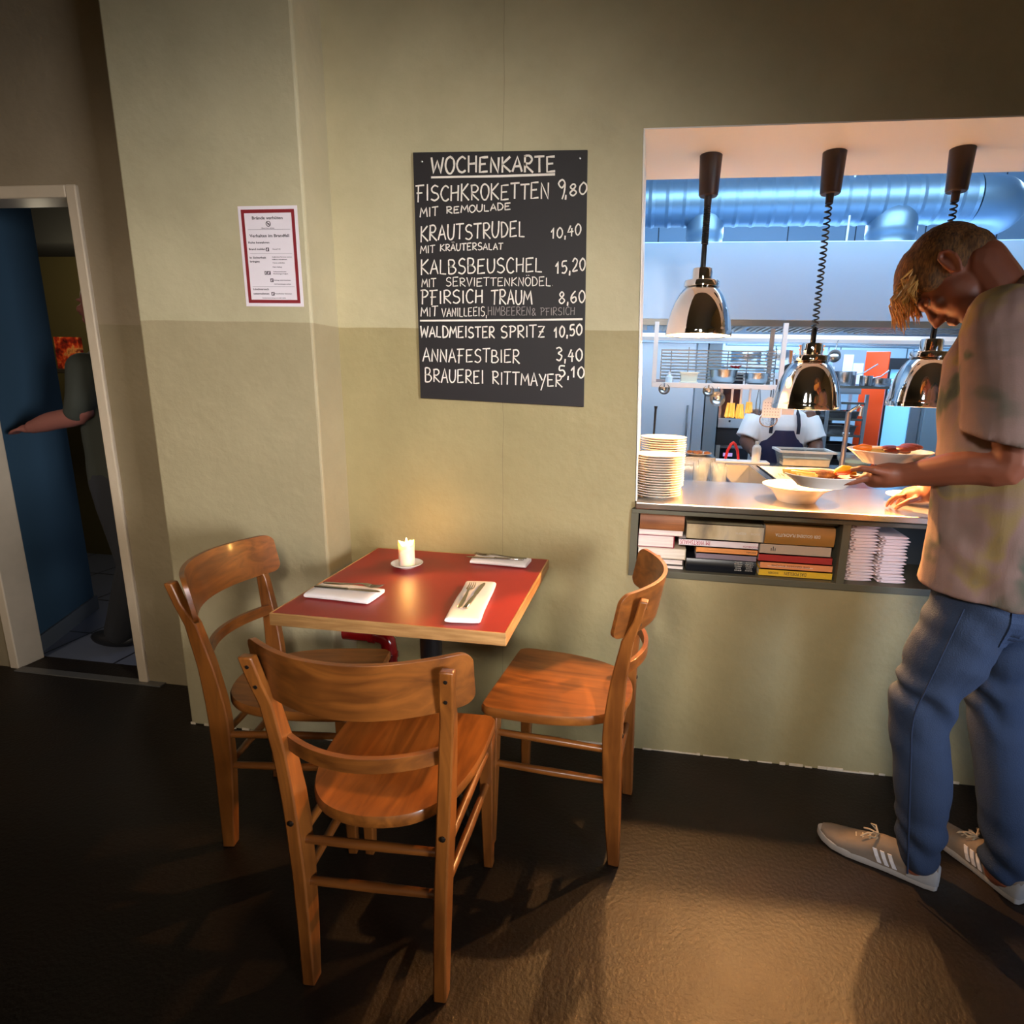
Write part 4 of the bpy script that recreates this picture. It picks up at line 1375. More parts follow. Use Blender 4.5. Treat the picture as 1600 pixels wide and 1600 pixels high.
def brush(x, z, w, hgt, lb):
    t = hook_thing('pastry_brush', lb, 'brush', (x, 3.150, z))
    MB().tube([(0, 0, hgt), (0, 0, 1.390-z)], .006, 8).build('handle', mat('pale_handle', 'c4b8b4', .5), t)
    bm_ = MB()
    rr = random.Random(int(x*1000))
    for i in range(26):
        px = rr.uniform(-w/2, w/2)
        bm_.tube([(px*.7, rr.uniform(-.008, .008), hgt+.004), (px, rr.uniform(-.012, .012), rr.uniform(0, .008))], .0045, 6)
    o = bm_.build('bristles', ramp_mat('bristles', [(.3, 'c79a35'), (.7, 'e6c874')], scale=4, stretch=(60, 60, 4)), t)
    o['kind'] = 'stuff'
brush(.425, 1.238, .060, .072, 'wide yellow-bristled brush hanging left below the shelf')
brush(.470, 1.235, .040, .070, 'second yellow brush hanging close beside the wide one')
brush(.514, 1.262, .034, .055, 'short yellow brush hanging right of the two long ones')
t = hook_thing('perforated_turner', 'flat perforated white turner hanging above the cook', 'spatula', (.628, 3.148, 1.245))
bl = MB()
bl.prism([(-.046, 0), (.046, 0), (.048, .085), (.020, .105), (-.020, .105), (-.048, .085)], -.0015, .0015, Mx.Rotation(PI/2, 4, 'X'))
bl.build('blade', mat('turner_steel', 'cfcfd2', .35, .3), t, smooth=0)
hl = MB()
for i in range(6):
    for j in range(5):
        hl.lathe([(0, 0), (.0028, 0), (.0028, .0005), (0, .0005)], 8, M=Mx.Translation((-.034+.0136*i, -.0016, .014+.0155*j)) @ Mx.Rotation(PI/2, 4, 'X'))
hl.build('holes', mat('hole_shadow_grey', '84848c', .7), t, smooth=0)
MB().tube([(0, 0, .10), (0, 0, .145)], .006, 8, flat=.5).build('handle', m_st, t)
t = hook_thing('skimmer', 'round mesh skimmer hanging behind the perforated turner', 'skimmer', (.622, 3.172, 1.232))
MB().tube([(.044*math.cos(a), 0, .044*math.sin(a)*.8) for a in (2*PI*i/24 for i in range(24))], .003, 6, closed=True).build('rim', m_st, t)
ms = MB()
for i in range(-5, 6):
    hw = math.sqrt(max(0, .044**2-(.0075*i)**2))
    ms.tube([(.0075*i, 0, -hw*.8), (.0075*i, 0, hw*.8)], .0008, 4)
    ms.tube([(-hw, 0, .006*i), (hw, 0, .006*i)], .0008, 4)
ms.build('mesh', m_st, t)
MB().tube([(.0, 0, .034), (0, 0, .158)], .0035, 6).build('handle', m_st, t)
t = hook_thing('flat_spatula', 'plain grey spatula hanging right of the perforated turner', 'spatula', (.712, 3.158, 1.262))
MB().prism([(-.03, 0), (.03, 0), (.032, .06), (.012, .08), (-.012, .08), (-.032, .06)], -.001, .001, Mx.Rotation(PI/2, 4, 'X')).build('blade', mat('spatula_grey', 'b9b6b8', .4, .3), t, smooth=0)
MB().tube([(0, 0, .078), (0, 0, .127)], .005, 8).build('handle', m_st, t)
t = hook_thing('tongs', 'narrow steel tongs hanging left of the perforated turner', 'tongs', (.560, 3.158, 1.262))
for s in (-1, 1):
    MB().tube([(.003*s, 0, .125), (.010*s, 0, .06), (.008*s, 0, 0)], [.004, .005, .006], 8, flat=.5).build('arm', m_st, t)

# ---- preparation counter with sunken pans behind the pass
zp = .930
pc = thing('prep_counter', 'stainless preparation counter with sunken pans behind the pass', 'counter', (.9, 3.2, 0))
p = MB()
for x0, x1, y0, y1 in ((-1.4, -.49, -.60, .62), (-.49, .02, -.60, -.56), (-.49, .02, .44, .62), (-.262, -.235, -.56, .44), (.02, 1.2, -.60, .62)):
    p.box(x0, x1, y0, y1, zp-.03, zp)
p.build('worktop', m_st, pc, smooth=0)
MB().box(-1.4, 1.2, -.58, .58, .10, .62).build('cabinet_body', m_darkm, pc, smooth=0)
p = MB()
for x in (-1.38, 1.16):
    for y in (-.58, .56):
        p.box(x, x+.03, y, y+.03, 0, zp-.03)
p.build('frame_legs', m_st, pc, smooth=0)
def pan(x0, x1, y0, y1, dep, lb, lining):
    t = thing('steel_pan', lb, 'pan', ((x0+x1)/2, (y0+y1)/2, zp+.0005), 0, 'pans sunk in the prep counter')
    w, d_ = (x1-x0)/2, (y1-y0)/2
    R = []
    for k, z in ((1.06, 0), (1.06, .003), (.98, .003), (.93, -dep), (.0, -dep)):
        R.append([V((w*k*a+(.0 if k else 0), d_*k*b_, z)) for a, b_ in ((-1, -1), (1, -1), (1, 1), (-1, 1))])
    m = MB()
    m.rings(R, cap=False)
    m.build('pan_body', lining, t, smooth=0)
    return t
pan(.425, .625, 2.69, 3.61, .20, 'deep empty steel pan sunk in the prep counter beside the glasses', m_st)
pan(.680, .885, 2.69, 3.61, .12, 'steel pan of pale pasta in the prep counter', m_st)
f = lumps(MB().ell((0, 0, -.06), (.082, .40, .045), 20, 10), 150, .075, -.03, .014, 12, .01)
f.v = [V((p_.x, p_.y*(1 if abs(p_.y) > .12 else 3.2), p_.z)) for p_ in f.v]
o = tag(f.build('pasta', ramp_mat('pasta_food', [(.35, 'd9c58a'), (.6, 'efe2b8'), (.75, '8f8a4c')], scale=30), loc=(.782, 3.15, zp-.005)), 'pale pasta filling the steel pan beside the deep empty pan', 'food', kind='stuff')
tag(MB().box(-.18, .16, -.06, .06, 0, .012).build('cutting_board', m_stw, loc=(.600, 3.75, zp+.001), smooth=0, bevel=.003), 'white cutting board strip along the back of the prep counter', 'board')
tg = MB()
tg.tube([(-.040, 0, 0), (-.030, 0, .055), (-.012, 0, .094), (0, 0, .104), (.012, 0, .094), (.030, 0, .055), (.040, 0, 0)], [.008, .009, .009, .010, .009, .009, .008], 8)
tag(tg.build('red_tongs', mat('red_silicone', 'c9202a', .4), loc=(.535, 3.73, zp+.0215)), 'red tongs standing open at the back of the prep counter', 'tongs')
tag(MB().lathe([(0, 0), (.026, 0), (.027, .004), (.027, .085), (.020, .10), (.012, .104), (.012, .125), (0, .125)], 24).build('squeeze_bottle', mat('white_bottle', 'ece9e4', .4), loc=(.680, 3.73, zp+.0135)), 'white squeeze bottle standing in front of the cook', 'bottle')
# clear lidded box in front of the cook
bx = thing('clear_food_box', 'clear food box with white rim in front of the cook', 'box', (.965, 3.76, zp+.0015))
m_clear = mat('clear_plastic', 'dfe6e6', .12, trans=.8, ior=1.35)
m = MB()
m.rings([[V((a*w_, b_*d_, z)) for a, b_ in ((-1, -1), (1, -1), (1, 1), (-1, 1))] for w_, d_, z in ((.13, .09, 0), (.15, .10, .085), (.146, .096, .085), (.127, .087, .003))])
m.build('box_body', m_clear, bx, smooth=0)
MB().box(-.135, .135, -.095, .0, .005, .05).build('box_contents', mat('pale_contents', 'cfc6ac', .7, vary=.2, vscale=30), bx, smooth=0)
r_ = MB()
for a in ((-.165, .165, -.115, -.100), (-.165, .165, .100, .115), (-.165, -.150, -.100, .100), (.150, .165, -.100, .100)):
    r_.box(*a, .083, .096)
r_.build('rim', m_stw, bx, smooth=0)
b2 = thing('clear_salad_bowl', 'clear plastic bowl right of the lidded food box', 'bowl', (1.255, 3.70, zp+.0015))
MB().lathe([(0, 0), (.07, 0), (.10, .05), (.105, .07), (.101, .07), (.096, .05), (.067, .004), (0, .004)], 32).build('bowl_body', m_clear, b2)
MB().lathe([(0, .006), (.066, .008), (.088, .04), (0, .05)], 20).build('bowl_contents', mat('green_contents', 'aab07c', .8, vary=.3, vscale=30), b2)
# drinking glasses and a plate of food next to the plate stacks
m_glass = mat('drinking_glass', 'eef4f4', .05, trans=.94, ior=1.45)
gp = [(0, .003), (.026, .003), (.027, 0), (.031, 0), (.036, .10), (.0345, .10), (.029, .008), (0, .008)]
g0 = MB().lathe(gp, 28).build('drinking_glass', m_glass, loc=(.345, 2.755, zp+.0005))
tag(g0, 'clear drinking glass beside the plate stacks, in the front row', 'glass', 'glasses behind the pass counter')
for i, (x, y, lb) in enumerate(((.265, 2.86, 'clear drinking glass at the left of the glasses behind the counter'), (.352, 2.90, 'clear drinking glass in the second row behind the counter'), (.30, 2.99, 'clear drinking glass at the back of the glass group'), (.258, 2.755, 'clear drinking glass tucked behind the rear plate stack'))):
    dup(g0, (x, y, zp+.0005), 0, lb)
tag(MB().lathe(plate_profile(.085, .016), 36).build('plate', m_porc, loc=(.312, 3.62, zp+.0515)), 'white plate with browned food behind the drinking glasses', 'plate')
tag(lumps(MB(), 14, .058, .016, .014, 31).build('browned_pieces', mat('browned_food', '9a5c22', .5, vary=.4, vscale=40), loc=(.312, 3.62, zp+.0515)), 'browned pieces on the white plate behind the glasses', 'food')
tag(MB().box(-.10, .10, -.10, .10, 0, .050).build('plate_riser', m_st, loc=(.312, 3.62, zp+.0005), smooth=0, bevel=.002), 'low steel block under the plate behind the glasses', 'riser')
# tap
tp = thing('kitchen_tap', 'tall steel tap with a bent spout rising from the prep counter', 'tap', (1.070, 3.35, zp))
MB().tube([(0, 0, 0), (0, 0, .35)], .0135, 14).build('riser_pipe', mat('tap_steel', '9d979a', .3, .9), tp)
MB().tube([(0, 0, .343), (.014, -.01, .362), (.045, -.02, .385), (.058, -.022, .378), (.056, -.022, .33)], [.009, .009, .009, .009, .012], 12).build('spout', m_chrome, tp)
MB().tube([(-.018, 0, .232), (.018, 0, .232)], .008, 10).build('valve_handle', m_st, tp)
tag(MB().tube([(0, 0, 0), (.002, 0, .17), (.003, 0, .19)], [.006, .007, .011], 10).build('probe_handle', mat('black_plastic', '15161a', .4), loc=(.040, 3.60, zp+.1495)), 'thin black-tipped rod standing up behind the plate stacks', 'rod')
tag(MB().box(-.13, .13, -.10, .10, 0, .149).build('utensil_box', m_st, loc=(.03, 3.62, zp+.0003), smooth=0, bevel=.003), 'steel box hidden behind the tall plate stack', 'box')

# ---- tall units along the back
def part(nm, m, par, b_, bev=.0, sm=0):
    return MB().box(*b_).build(nm, m, par, smooth=sm, bevel=bev)
m_fr = mat('cold_room_panel', 'b4c6da', .4, .15)
fr = thing('cold_room_unit', 'tall pale blue cold room unit at the left of the kitchen', 'fridge', (-.15, 4.53, 0))
part('body', m_fr, fr, (-.45, .56, .03, .8, 0, 2.05))
frd = part('door', m_fr, fr, (-.45, .475, 0, .029, .05, 2.03), .004)
part('side_strip', mat('cold_room_strip', '93a8bd', .4, .2), fr, (.485, .56, .0, .029, .05, 2.03), .002)
MB().tube([(.44, -.02, .95), (.44, -.02, 1.25)], .008, 8).build('door_handle', m_st, frd)
tag(MB().box(0, .095, 0, .6, 0, 2.0).build('filler_column', mat('filler_grey', '6f8190', .45, .2), loc=(.420, 4.535, 0), smooth=0), 'narrow blue-grey column between the cold room and the ovens', 'column')
ov = thing('combi_oven', 'upper combi oven with black glass panel behind the hanging utensils', 'oven', (.535, 4.62, 1.085))
part('body', m_st, ov, (0, .62, .02, .6, 0, .42))
part('glass_door', m_black, ov, (.02, .155, -.002, .02, .075, .40))
lfa = part('lower_fascia', mat('oven_fascia', 'aab0b6', .35, .6), ov, (0, .62, -.004, .02, 0, .072), .002)
part('fascia_mark', m_black, lfa, (.078, .092, -.006, -.003, .045, .06))
part('side_fascia', mat('oven_white', 'c9ccd2', .4), ov, (.16, .62, -.001, .02, .075, .42))
o2 = thing('combi_oven', 'lower combi oven with a lilac-lit display beside the cook', 'oven', (.535, 4.62, .48))
part('body', m_st, o2, (0, .62, .02, .6, 0, .47))
cpn = part('control_panel', m_black, o2, (.03, .62, -.002, .02, .10, .448))
part('display', mat('lilac_display', 'c9a6dc', .4, emit=.5), cpn, (.058, .128, -.004, -.001, .385, .412))
part('panel_text', mat('panel_text_blue', '7f8fc0', .5), cpn, (.060, .118, -.003, -.001, .345, .352))
part('frame', mat('oven_frame', 'a9b2b4', .35, .6), o2, (0, .03, -.004, .02, 0, .47))
tag(MB().box(0, .62, 0, .6, 0, .130).build('oven_spacer', m_darkm, loc=(.535, 4.645, .952), smooth=0), 'dark vented gap unit between the two combi ovens', 'spacer')
tag(MB().box(0, .62, 0, .6, 0, .478).build('oven_stand', m_darkm, loc=(.535, 4.62, 0.0005), smooth=0), 'dark stand under the lower combi oven', 'stand')
# wall shelf with pots behind the grid
ws = thing('high_shelf', 'steel wall shelf with pots and an orange bucket, high behind the grid', 'shelf', (.55, 4.66, 1.540))
part('shelf_board', m_stw, ws, (-.0, .80, 0, .42, 0, .020))
for x in (.02, .30, .58):
    part('shelf_foot', m_st, ws, (x, x+.012, .02, .40, -.0345, 0))
def pot(name, lb, r, h_, loc, handle=None, grp='pots on the kitchen shelves', n_=1):
    t = thing(name, lb, 'pot', loc, 0, grp)
    MB().lathe([(0, 0), (r*.96, 0), (r, r*.06), (r, h_*.98), (r*1.03, h_), (r*.98, h_), (r*.95, h_*.9), (r*.94, .004), (0, .004)], 32).build('pot_body', m_st, t)
    if handle:
        MB().tube([(r*.98, 0, h_*.8), (r+.05, -.01, h_*.95), (r+handle, -.02, h_*1.0+.42*handle)], [.007, .007, .009], 8, flat=.6).build('handle', m_st, t)
    else:
        for s in (-1, 1):
            MB().tube([(s*r, -.02, h_*.75), (s*(r+.018), -.015, h_*.8), (s*(r+.018), .015, h_*.8), (s*r, .02, h_*.75)], .004, 8).build('handle', m_st, t)
    return t
pot('stock_pot', 'wide steel pot on the high shelf behind the grid', .115, .105, (.735, 4.86, 1.5605))
pot('stock_pot', 'dull steel pot beside the orange bucket on the high shelf', .10, .12, (.985, 4.86, 1.5605))
tag(MB().lathe([(0, 0), (.078, 0), (.086, .12), (.092, .122), (.092, .134), (.086, .136), (.086, .150), (.094, .152), (.094, .164), (0, .164)], 36).build('orange_bucket', mat('orange_plastic', 'ee7a12', .35), loc=(1.215, 4.84, 1.5605)), 'bright orange lidded bucket on the high kitchen shelf', 'bucket')
ps = thing('pot_shelf', 'steel shelf with saucepans in front of the orange door', 'shelf', (1.385, 4.70, 1.405))
part('shelf_board', m_st, ps, (-.16, .62, 0, .26, 0, .020))
for x in (-.02, .60):
    part('support_rod', m_st, ps, (x, x+.012, .24, .252, .02, 1.5 if 0 else .31))
pot('saucepan', 'tall saucepan with a long handle on the pot shelf before the orange door', .085, .105, (1.475, 4.83, 1.4255), .14)
pot('saucepan', 'smaller saucepan with raised handle on the pot shelf, tucked in front', .045, .075, (1.605, 4.735, 1.4255), .10)
pot('saute_pan', 'shallow wide pan at the right end of the pot shelf', .092, .060, (1.722, 4.83, 1.4255), .12)
# ladle and papers behind the middle lamp
ladle_t = thing('hanging_ladle', 'shiny round ladle hanging behind the middle heat lamp', 'ladle', (1.205, 4.2, 1.612))
MB().tube([(0, 0, .04), (.006, 0, .07), (.012, 0, .1015)], .004, 8).build('handle', m_st, ladle_t)
MB().ell((0, 0, 0), (.042, .025, .042), 20, 12).build('cup', m_st, ladle_t)
for i, (x0, x1, z0, z1, lb) in enumerate(((1.500, 1.575, 1.465, 1.665, 'taller white paper sheet pinned left of the orange door'), (1.578, 1.655, 1.44, 1.600, 'lower white paper sheet pinned beside the orange door'))):
    tag(MB().box(x0, x1, 4.979-.0*i, 4.981-.0*i, z0, z1).build('paper_sheet', mat('white_paper', 'e2e2ea', .8), smooth=0), lb, 'paper', 'papers pinned up in the kitchen')
tag(MB().box(1.425, 1.665, 4.982, 5.0, 1.361, 1.70).build('notice_panel', mat('grey_panel', '8793a0', .6), smooth=0), 'grey panel on top of the tray rack, carrying two white paper sheets', 'panel')
od = thing('orange_door', 'bright orange door standing open beside the dark kitchen doorway', 'door', (1.72, 5.20, 0))
MB().prism([(0, 0), (.165, -.09), (.185, -.055), (.02, .035)], .01, 1.70).build('door_leaf', mat('orange_paint', 'e8460c', .4), od, smooth=0, bevel=.003)
dk = mat('dark_cabinet', '2a2422', .6)
bc = thing('dark_cabinet', 'dark brown cabinet in shade behind the cook', 'cabinet', (.95, 5.44, 0))
part('carcass', dk, bc, (0, .66, .03, .5, 0, 1.42))
for x in (.01, .335):
    part('door', mat('dark_cabinet_door', '332b28', .55), bc, (x, x+.315, 0, .029, .05, 1.40), .004)
# gastro rack with trays
rk = thing('tray_rack', 'steel tray rack loaded with pans right of the cook', 'rack', (1.42, 4.98, 0))
for x in (0, .285):
    for y in (0, .40):
        part('upright', mat('rack_alu', 'a9b4c2', .35, .6), rk, (x, x+.024, y, y+.024, .0, 1.36))
for z in (.62, .745, .875, 1.02, 1.15, 1.28):
    sh2 = MB()
    sh2.box(.024, .285, 0, .42, z, z+.018)
    sh2.build('rail_shelf', m_stw if z in (.875, .745) else m_st, rk, smooth=0)
for i, (z, w_, h_, mm, lb) in enumerate(((.8935, .23, .06, m_darkm, 'dark pan on the middle tier of the tray rack'), (.7635, .24, .07, m_darkm, 'dark pan on the lower tier of the tray rack'), (1.0385, .22, .07, m_st, 'steel pan on the upper middle tier of the tray rack'), (1.1685, .24, .055, m_st, 'steel pan on the upper tier of the tray rack'), (.6385, .24, .06, m_darkm, 'dark pan on the lowest visible tier of the tray rack'))):
    m = MB()
    m.rings([[V((a*k*w_/2, b_*k*.17, z_)) for a, b_ in ((-1, -1), (1, -1), (1, 1), (-1, 1))] for k, z_ in ((.86, 0), (.96, h_-.004), (1.04, h_-.004), (1.04, h_), (.92, h_), (.82, .005))])
    tag(m.build('tray_pan', mm, loc=(1.575, 5.19, z), smooth=0), lb, 'pan', 'pans in the tray rack')
# doorway with the light blue door
dw = thing('blue_lit_door', 'pale sky-blue door with dark frame at the back of the kitchen', 'door', (1.96, 5.30, 0))
part('door_leaf', mat('sky_blue_door_glow', '7fc4f2', .45, emit=.5), dw, (.02, .222, .02, .05, 0, 1.57))  # slight glow of the leaf imitates daylight on it
part('frame_jamb', m_darkm, dw, (-.06, .02, 0, .07, 0, 1.66))
part('frame_jamb', mat('grey_jamb', '5e656e', .5, .3), dw, (.222, .300, 0, .07, 0, 1.66))
part('frame_head', m_darkm, dw, (.02, .222, 0, .07, 1.57, 1.66))
sp_ = thing('steel_locker', 'grey steel locker right of the sky-blue door', 'locker', (2.265, 5.24, 0))
part('body', mat('locker_grey', '6d7c88', .4, .4), sp_, (0, .9, .02, .5, 0, 1.62))
part('door', mat('locker_door_grey', '72838f', .4, .4), sp_, (.004, .44, 0, .019, .04, 1.60), .003)
part('door', mat('locker_door_grey2', '72838f', .4, .4), sp_, (.446, .89, 0, .019, .04, 1.60), .003)
# ceiling light strips and a beam far back
tag(MB().box(-1.2, 1.6, -.06, .06, -.05, .05).build('ceiling_beam', mat('beam_blue_grey', '7c93a4', .5), loc=(1.9, 5.9, 1.83), smooth=0), 'blue-grey beam crossing the back of the kitchen above the doors', 'beam')
for i, x in enumerate((1.62, 2.18)):
    tl = thing('strip_light', ('left' if i == 0 else 'right')+' one of the two bright strip lights at the back of the kitchen', 'lamp', (x, 5.75, 1.905), 0, 'strip lights at the back of the kitchen')
    part('housing', m_stw, tl, (-.25, .25, -.05, .05, .0, .03))
    part('tube', mat('strip_tube', 'd9f0ff', .4, emit=1.6), tl, (-.24, .24, -.045, .045, -.022, .0))
    part('rod', m_st, tl, (-.006, .006, -.006, .006, .03, 1.595))
# ================================================================== people
m_skin = mat('skin', '7d4630', 0.5, sss=0.12, vary=.05, vscale=20)
m_skin2 = mat('dark_skin', '5a3524', 0.5)
m_hair = ramp_mat('shaded_hair', [(.3, '342010'), (.5, '5c3c1c'), (.7, '7d5628')], scale=2.2, rough=.8, stretch=(90, 90, 25))  # shade is put into this brown; the fringe has a lit colour
m_jean = mat('blue_denim', '1f2d44', 0.85, vary=.35, vscale=9, bump=.25, bscale=300)
m_sole = mat('shoe_sole', 'a39a90', .7)
m_suede = mat('shoe_suede', '7a6a5a', .85, vary=.15, vscale=40)
m_suede2 = mat('shoe_suede_grey', '8f8a84', .85)
m_lace = mat('shoe_lace', 'b5a48c', .9)
m_stripe = mat('shoe_stripe', 'd6d0cf', .6)

def limb(mb, pts, rad, n=14, sub_=4):
    """smooth tapering limb through joints; rad entries are r or (r_side, r_front); closed with round ends"""
    P = smooth_path([V(p) for p in pts], sub_)
    k = len(pts)-1
    def rr(t):
        i = min(int(t), k-1)
        f = t-i
        f = f*f*(3-2*f)
        a, b_ = rad[i], rad[i+1]
        return a*(1-f)+b_*f
    Rr = [rr(i/(len(P)-1)*k) for i in range(len(P))]
    mb.tube(P, Rr, n)
    mb.ell(P[0], (Rr[0],)*3, n, 8)
    mb.ell(P[-1], (Rr[-1],)*3, n, 8)
    return mb

def oval_loft(mb, rows, F, L, n=24, e=.85):
    """torso-like loft: rows of (centre, half width along L, half depth along F)"""
    R = []
    for c, a, b_ in rows:
        c = V(c)
        ring = []
        for j in range(n):
            t = 2*PI*j/n
            ring.append(c+L*(a*math.copysign(abs(math.cos(t))**e, math.cos(t)))+F*(b_*math.copysign(abs(math.sin(t))**e, math.sin(t))))
        R.append(ring)
    return mb.rings(R)

# ------------------------------------------------------------------ the waiter at the pass
F = V((-.75, .66, 0)).normalized()
L = V((-.66, -.75, 0)).normalized()
Z = V((0, 0, 1))
wt = thing('person', 'fair-haired person in tie-dyed t-shirt and jeans bending over the pass with two plates', 'person', (.93, 1.60, 0))
O = V((.93, 1.60, 0))
def P(o):
    o.parent = wt
    o.matrix_parent_inverse = Mx.Translation(-O)
    return o
def place(name, me):
    """mesh given in world space, stored relative to the figure's foot point"""
    me.transform(Mx.Translation(-O))
    o = bpy.data.objects.new(name, me)
    link(o, wt)
    return o
def wbuild(mb, name, m, par=None, **k):
    mb.v = [V(p)-O for p in mb.v]
    return mb.build(name, m, par or wt, **k)

ShL, ShR = V((.790, 1.515, 1.560)), V((1.030, 1.800, 1.575))
ElL, WrL = V((.838, 1.455, 1.245)), V((.668, 1.598, 1.186))
ElR, WrR = V((1.020, 1.960, 1.275)), V((.955, 2.075, 1.062))
HpL, HpR = V((.872, 1.535, .93)), V((1.005, 1.675, .93))
KnL, AnL = V((.806, 1.585, .535)), V((.850, 1.568, .100))
KnR, AnR = V((1.045, 1.660, .530)), V((1.082, 1.572, .100))
NB = V((.915, 1.665, 1.600))            # base of the neck
HC = V((.770, 1.755, 1.702))            # middle of the skull
hf = (F*.42+L*.10-Z*.90).normalized()   # where the face points: down to the plates
hu = (F*.90+Z*.42)
hu = (hu-hf*hu.dot(hf)).normalized()
hl = hf.cross(hu)*-1
if hl.dot(L) < 0:
    hl = -hl
HM = Mx((( hl.x, hf.x, hu.x, HC.x), (hl.y, hf.y, hu.y, HC.y), (hl.z, hf.z, hu.z, HC.z), (0, 0, 0, 1)))   # head space: x left, y face, z crown

def head_shapes(mb, M):
    q3 = M.to_3x3()
    def e(c, r):
        mb.ell(M @ V(c), r, 20, 14, q3)
    e((0, -.012, .022), (.078, .100, .092))        # skull
    e((0, .030, -.035), (.064, .068, .075))        # face
    e((0, .050, -.078), (.045, .045, .040))        # jaw
    e((0, .076, -.104), (.024, .022, .020))        # chin
    e((0, .092, .012), (.048, .014, .012))         # brow
    mb.tube([M @ V((0, .092, .004)), M @ V((0, .112, -.026)), M @ V((0, .120, -.042)), M @ V((0, .100, -.050))], [.008, .011, .015, .010], 10)
    for s in (-1, 1):
        e((s*.013, .104, -.045), (.009, .011, .008))
        e((s*.040, .074, -.030), (.022, .020, .020))   # cheek
        # ear: rim, lobe and bowl
        mb.tube([M @ V((s*x, y, z)) for x, y, z in ((.074, .002, -.028), (.080, -.004, -.006), (.088, -.012, .016), (.092, -.026, .022), (.091, -.036, .010), (.086, -.034, -.012), (.080, -.020, -.032), (.076, -.008, -.042), (.073, -.001, -.034))], .0058, 8)
        e((s*.077, -.018, -.006), (.007, .016, .024))
    e((0, .104, -.070), (.022, .009, .006))        # upper lip
    e((0, .101, -.081), (.020, .009, .007))        # lower lip

def finger(mb, pts, r):
    k = len(pts)-1
    mb.tube(pts, [r*(1-.12*i) for i in range(k+1)], 10)
    mb.ell(pts[-1], (r*(1-.12*k),)*3, 10, 6)
    for i in range(1, k):
        mb.ell(pts[i], (r*(1.06-.12*i),)*3, 10, 6)

body = MB()
oval_loft(body, [((.94, 1.605, .80), .15, .10), ((.935, 1.60, .95), .165, .115), ((.925, 1.605, 1.10), .150, .105), ((.915, 1.635, 1.30), .160, .110), ((.910, 1.655, 1.47), .165, .110), ((.912, 1.660, 1.57), .110, .080)], F, L)
limb(body, [NB-F*.03-Z*.03, NB+F*.055+Z*.045, HC-hf*.045-hu*.045], [.075, .062, .060])
limb(body, [NB-Z*.03, ShL], [.07, .060])
limb(body, [NB-Z*.03, ShR], [.07, .060])
head_shapes(body, HM)
limb(body, [ShL, ShL.lerp(ElL, .45)+F*.006, ElL, ElL.lerp(WrL, .35), WrL], [.060, .052, .046, .047, .030])
limb(body, [ShR, ShR.lerp(ElR, .5), ElR, ElR.lerp(WrR, .35), WrR], [.058, .050, .043, .045, .030])
limb(body, [HpL, KnL, AnL, AnL-Z*.05], [.085, .055, .040, .042])
limb(body, [HpR, KnR, AnR, AnR-Z*.05], [.085, .055, .040, .042])
# left hand: palm up under the upper plate, fingers carrying the rim of the lower plate
hd_ = V((-.80, .58, -.02)).normalized()          # along the hand
hs_ = V((-.58, -.80, .0)).normalized()           # towards the camera
WL = WrL
pc_ = WL+hd_*.055
def hp(a, s, z):
    return WL+hd_*a+hs_*s+Z*z
limb(body, [WL, hp(.035, .002, -.004), hp(.070, .0, -.012)], [.030, .034, .031])
body.ell(hp(.060, .010, -.012), (.028, .028, .020), 14, 10)
body.ell(hp(.058, -.018, -.010), (.026, .026, .020), 14, 10)
finger(body, [hp(.082, .026, -.014), hp(.118, .036, -.030), hp(.148, .040, -.035), hp(.168, .040, -.029)], .0105)
finger(body, [hp(.088, .008, -.014), hp(.130, .012, -.032), hp(.163, .014, -.036), hp(.184, .014, -.030)], .0108)
finger(body, [hp(.085, -.010, -.014), hp(.126, -.010, -.030), hp(.156, -.010, -.034), hp(.174, -.010, -.029)], .0102)
finger(body, [hp(.078, -.027, -.012), hp(.104, -.034, -.022), hp(.126, -.036, -.026), hp(.142, -.036, -.022)], .0088)
finger(body, [hp(.030, .026, .004), hp(.060, .044, .010), hp(.092, .046, .012), hp(.116, .040, .006)], .0120)
# right hand resting on the counter, fingers spread and bent
hr = (V((.905, 2.13, 1.012))-WrR)
hr.z = 0
hr.normalize()
rs = V((hr.y, -hr.x, 0))
def rp(a, s, z):
    p_ = WrR+hr*a+rs*s
    return V((p_.x, p_.y, z))
limb(body, [WrR, rp(.035, 0, 1.055), rp(.065, 0, 1.046)], [.029, .032, .028])
for s, ln, r in ((-.030, .050, .009), (-.010, .062, .0102), (.011, .064, .0102), (.031, .056, .0098)):
    finger(body, [rp(.065, s, 1.045), rp(.065+ln*.5, s*1.25, 1.040), rp(.065+ln*.85, s*1.35, 1.020), rp(.065+ln, s*1.35, 1.001)], r)
finger(body, [rp(.020, -.028, 1.046), rp(.040, -.052, 1.034), rp(.062, -.060, 1.016), rp(.074, -.058, 1.003)], .0115)
place('body', blend_mesh(body, 'body', m_skin, .0042, 5, .5))
# face details
ey = MB()
for s in (-1, 1):
    ey.ell(HM @ V((s*.031, .083, -.006)), (.012, .012, .010), 14, 10, HM.to_3x3())
for s in (-1, 1):
    e1 = MB().ell(HM @ V((s*.031, .0795, -.004)), (.0115, .0110, .0095), 14, 10, HM.to_3x3())
    wbuild(e1, 'eye', mat('eye_white', '8f8880', .3))
    e3 = MB().ell(HM @ V((s*.031, .0800, -.0015)), (.0130, .0125, .0100), 16, 12, HM.to_3x3())
    wbuild(e3, 'eyelid', m_skin)
    e2 = MB().tube([HM @ V((s*x, y, z)) for x, y, z in ((.016, .098, .020), (.032, .095, .026), (.050, .083, .020))], [.003, .0042, .002], 8, flat=.6)
    wbuild(e2, 'eyebrow', m_hair)
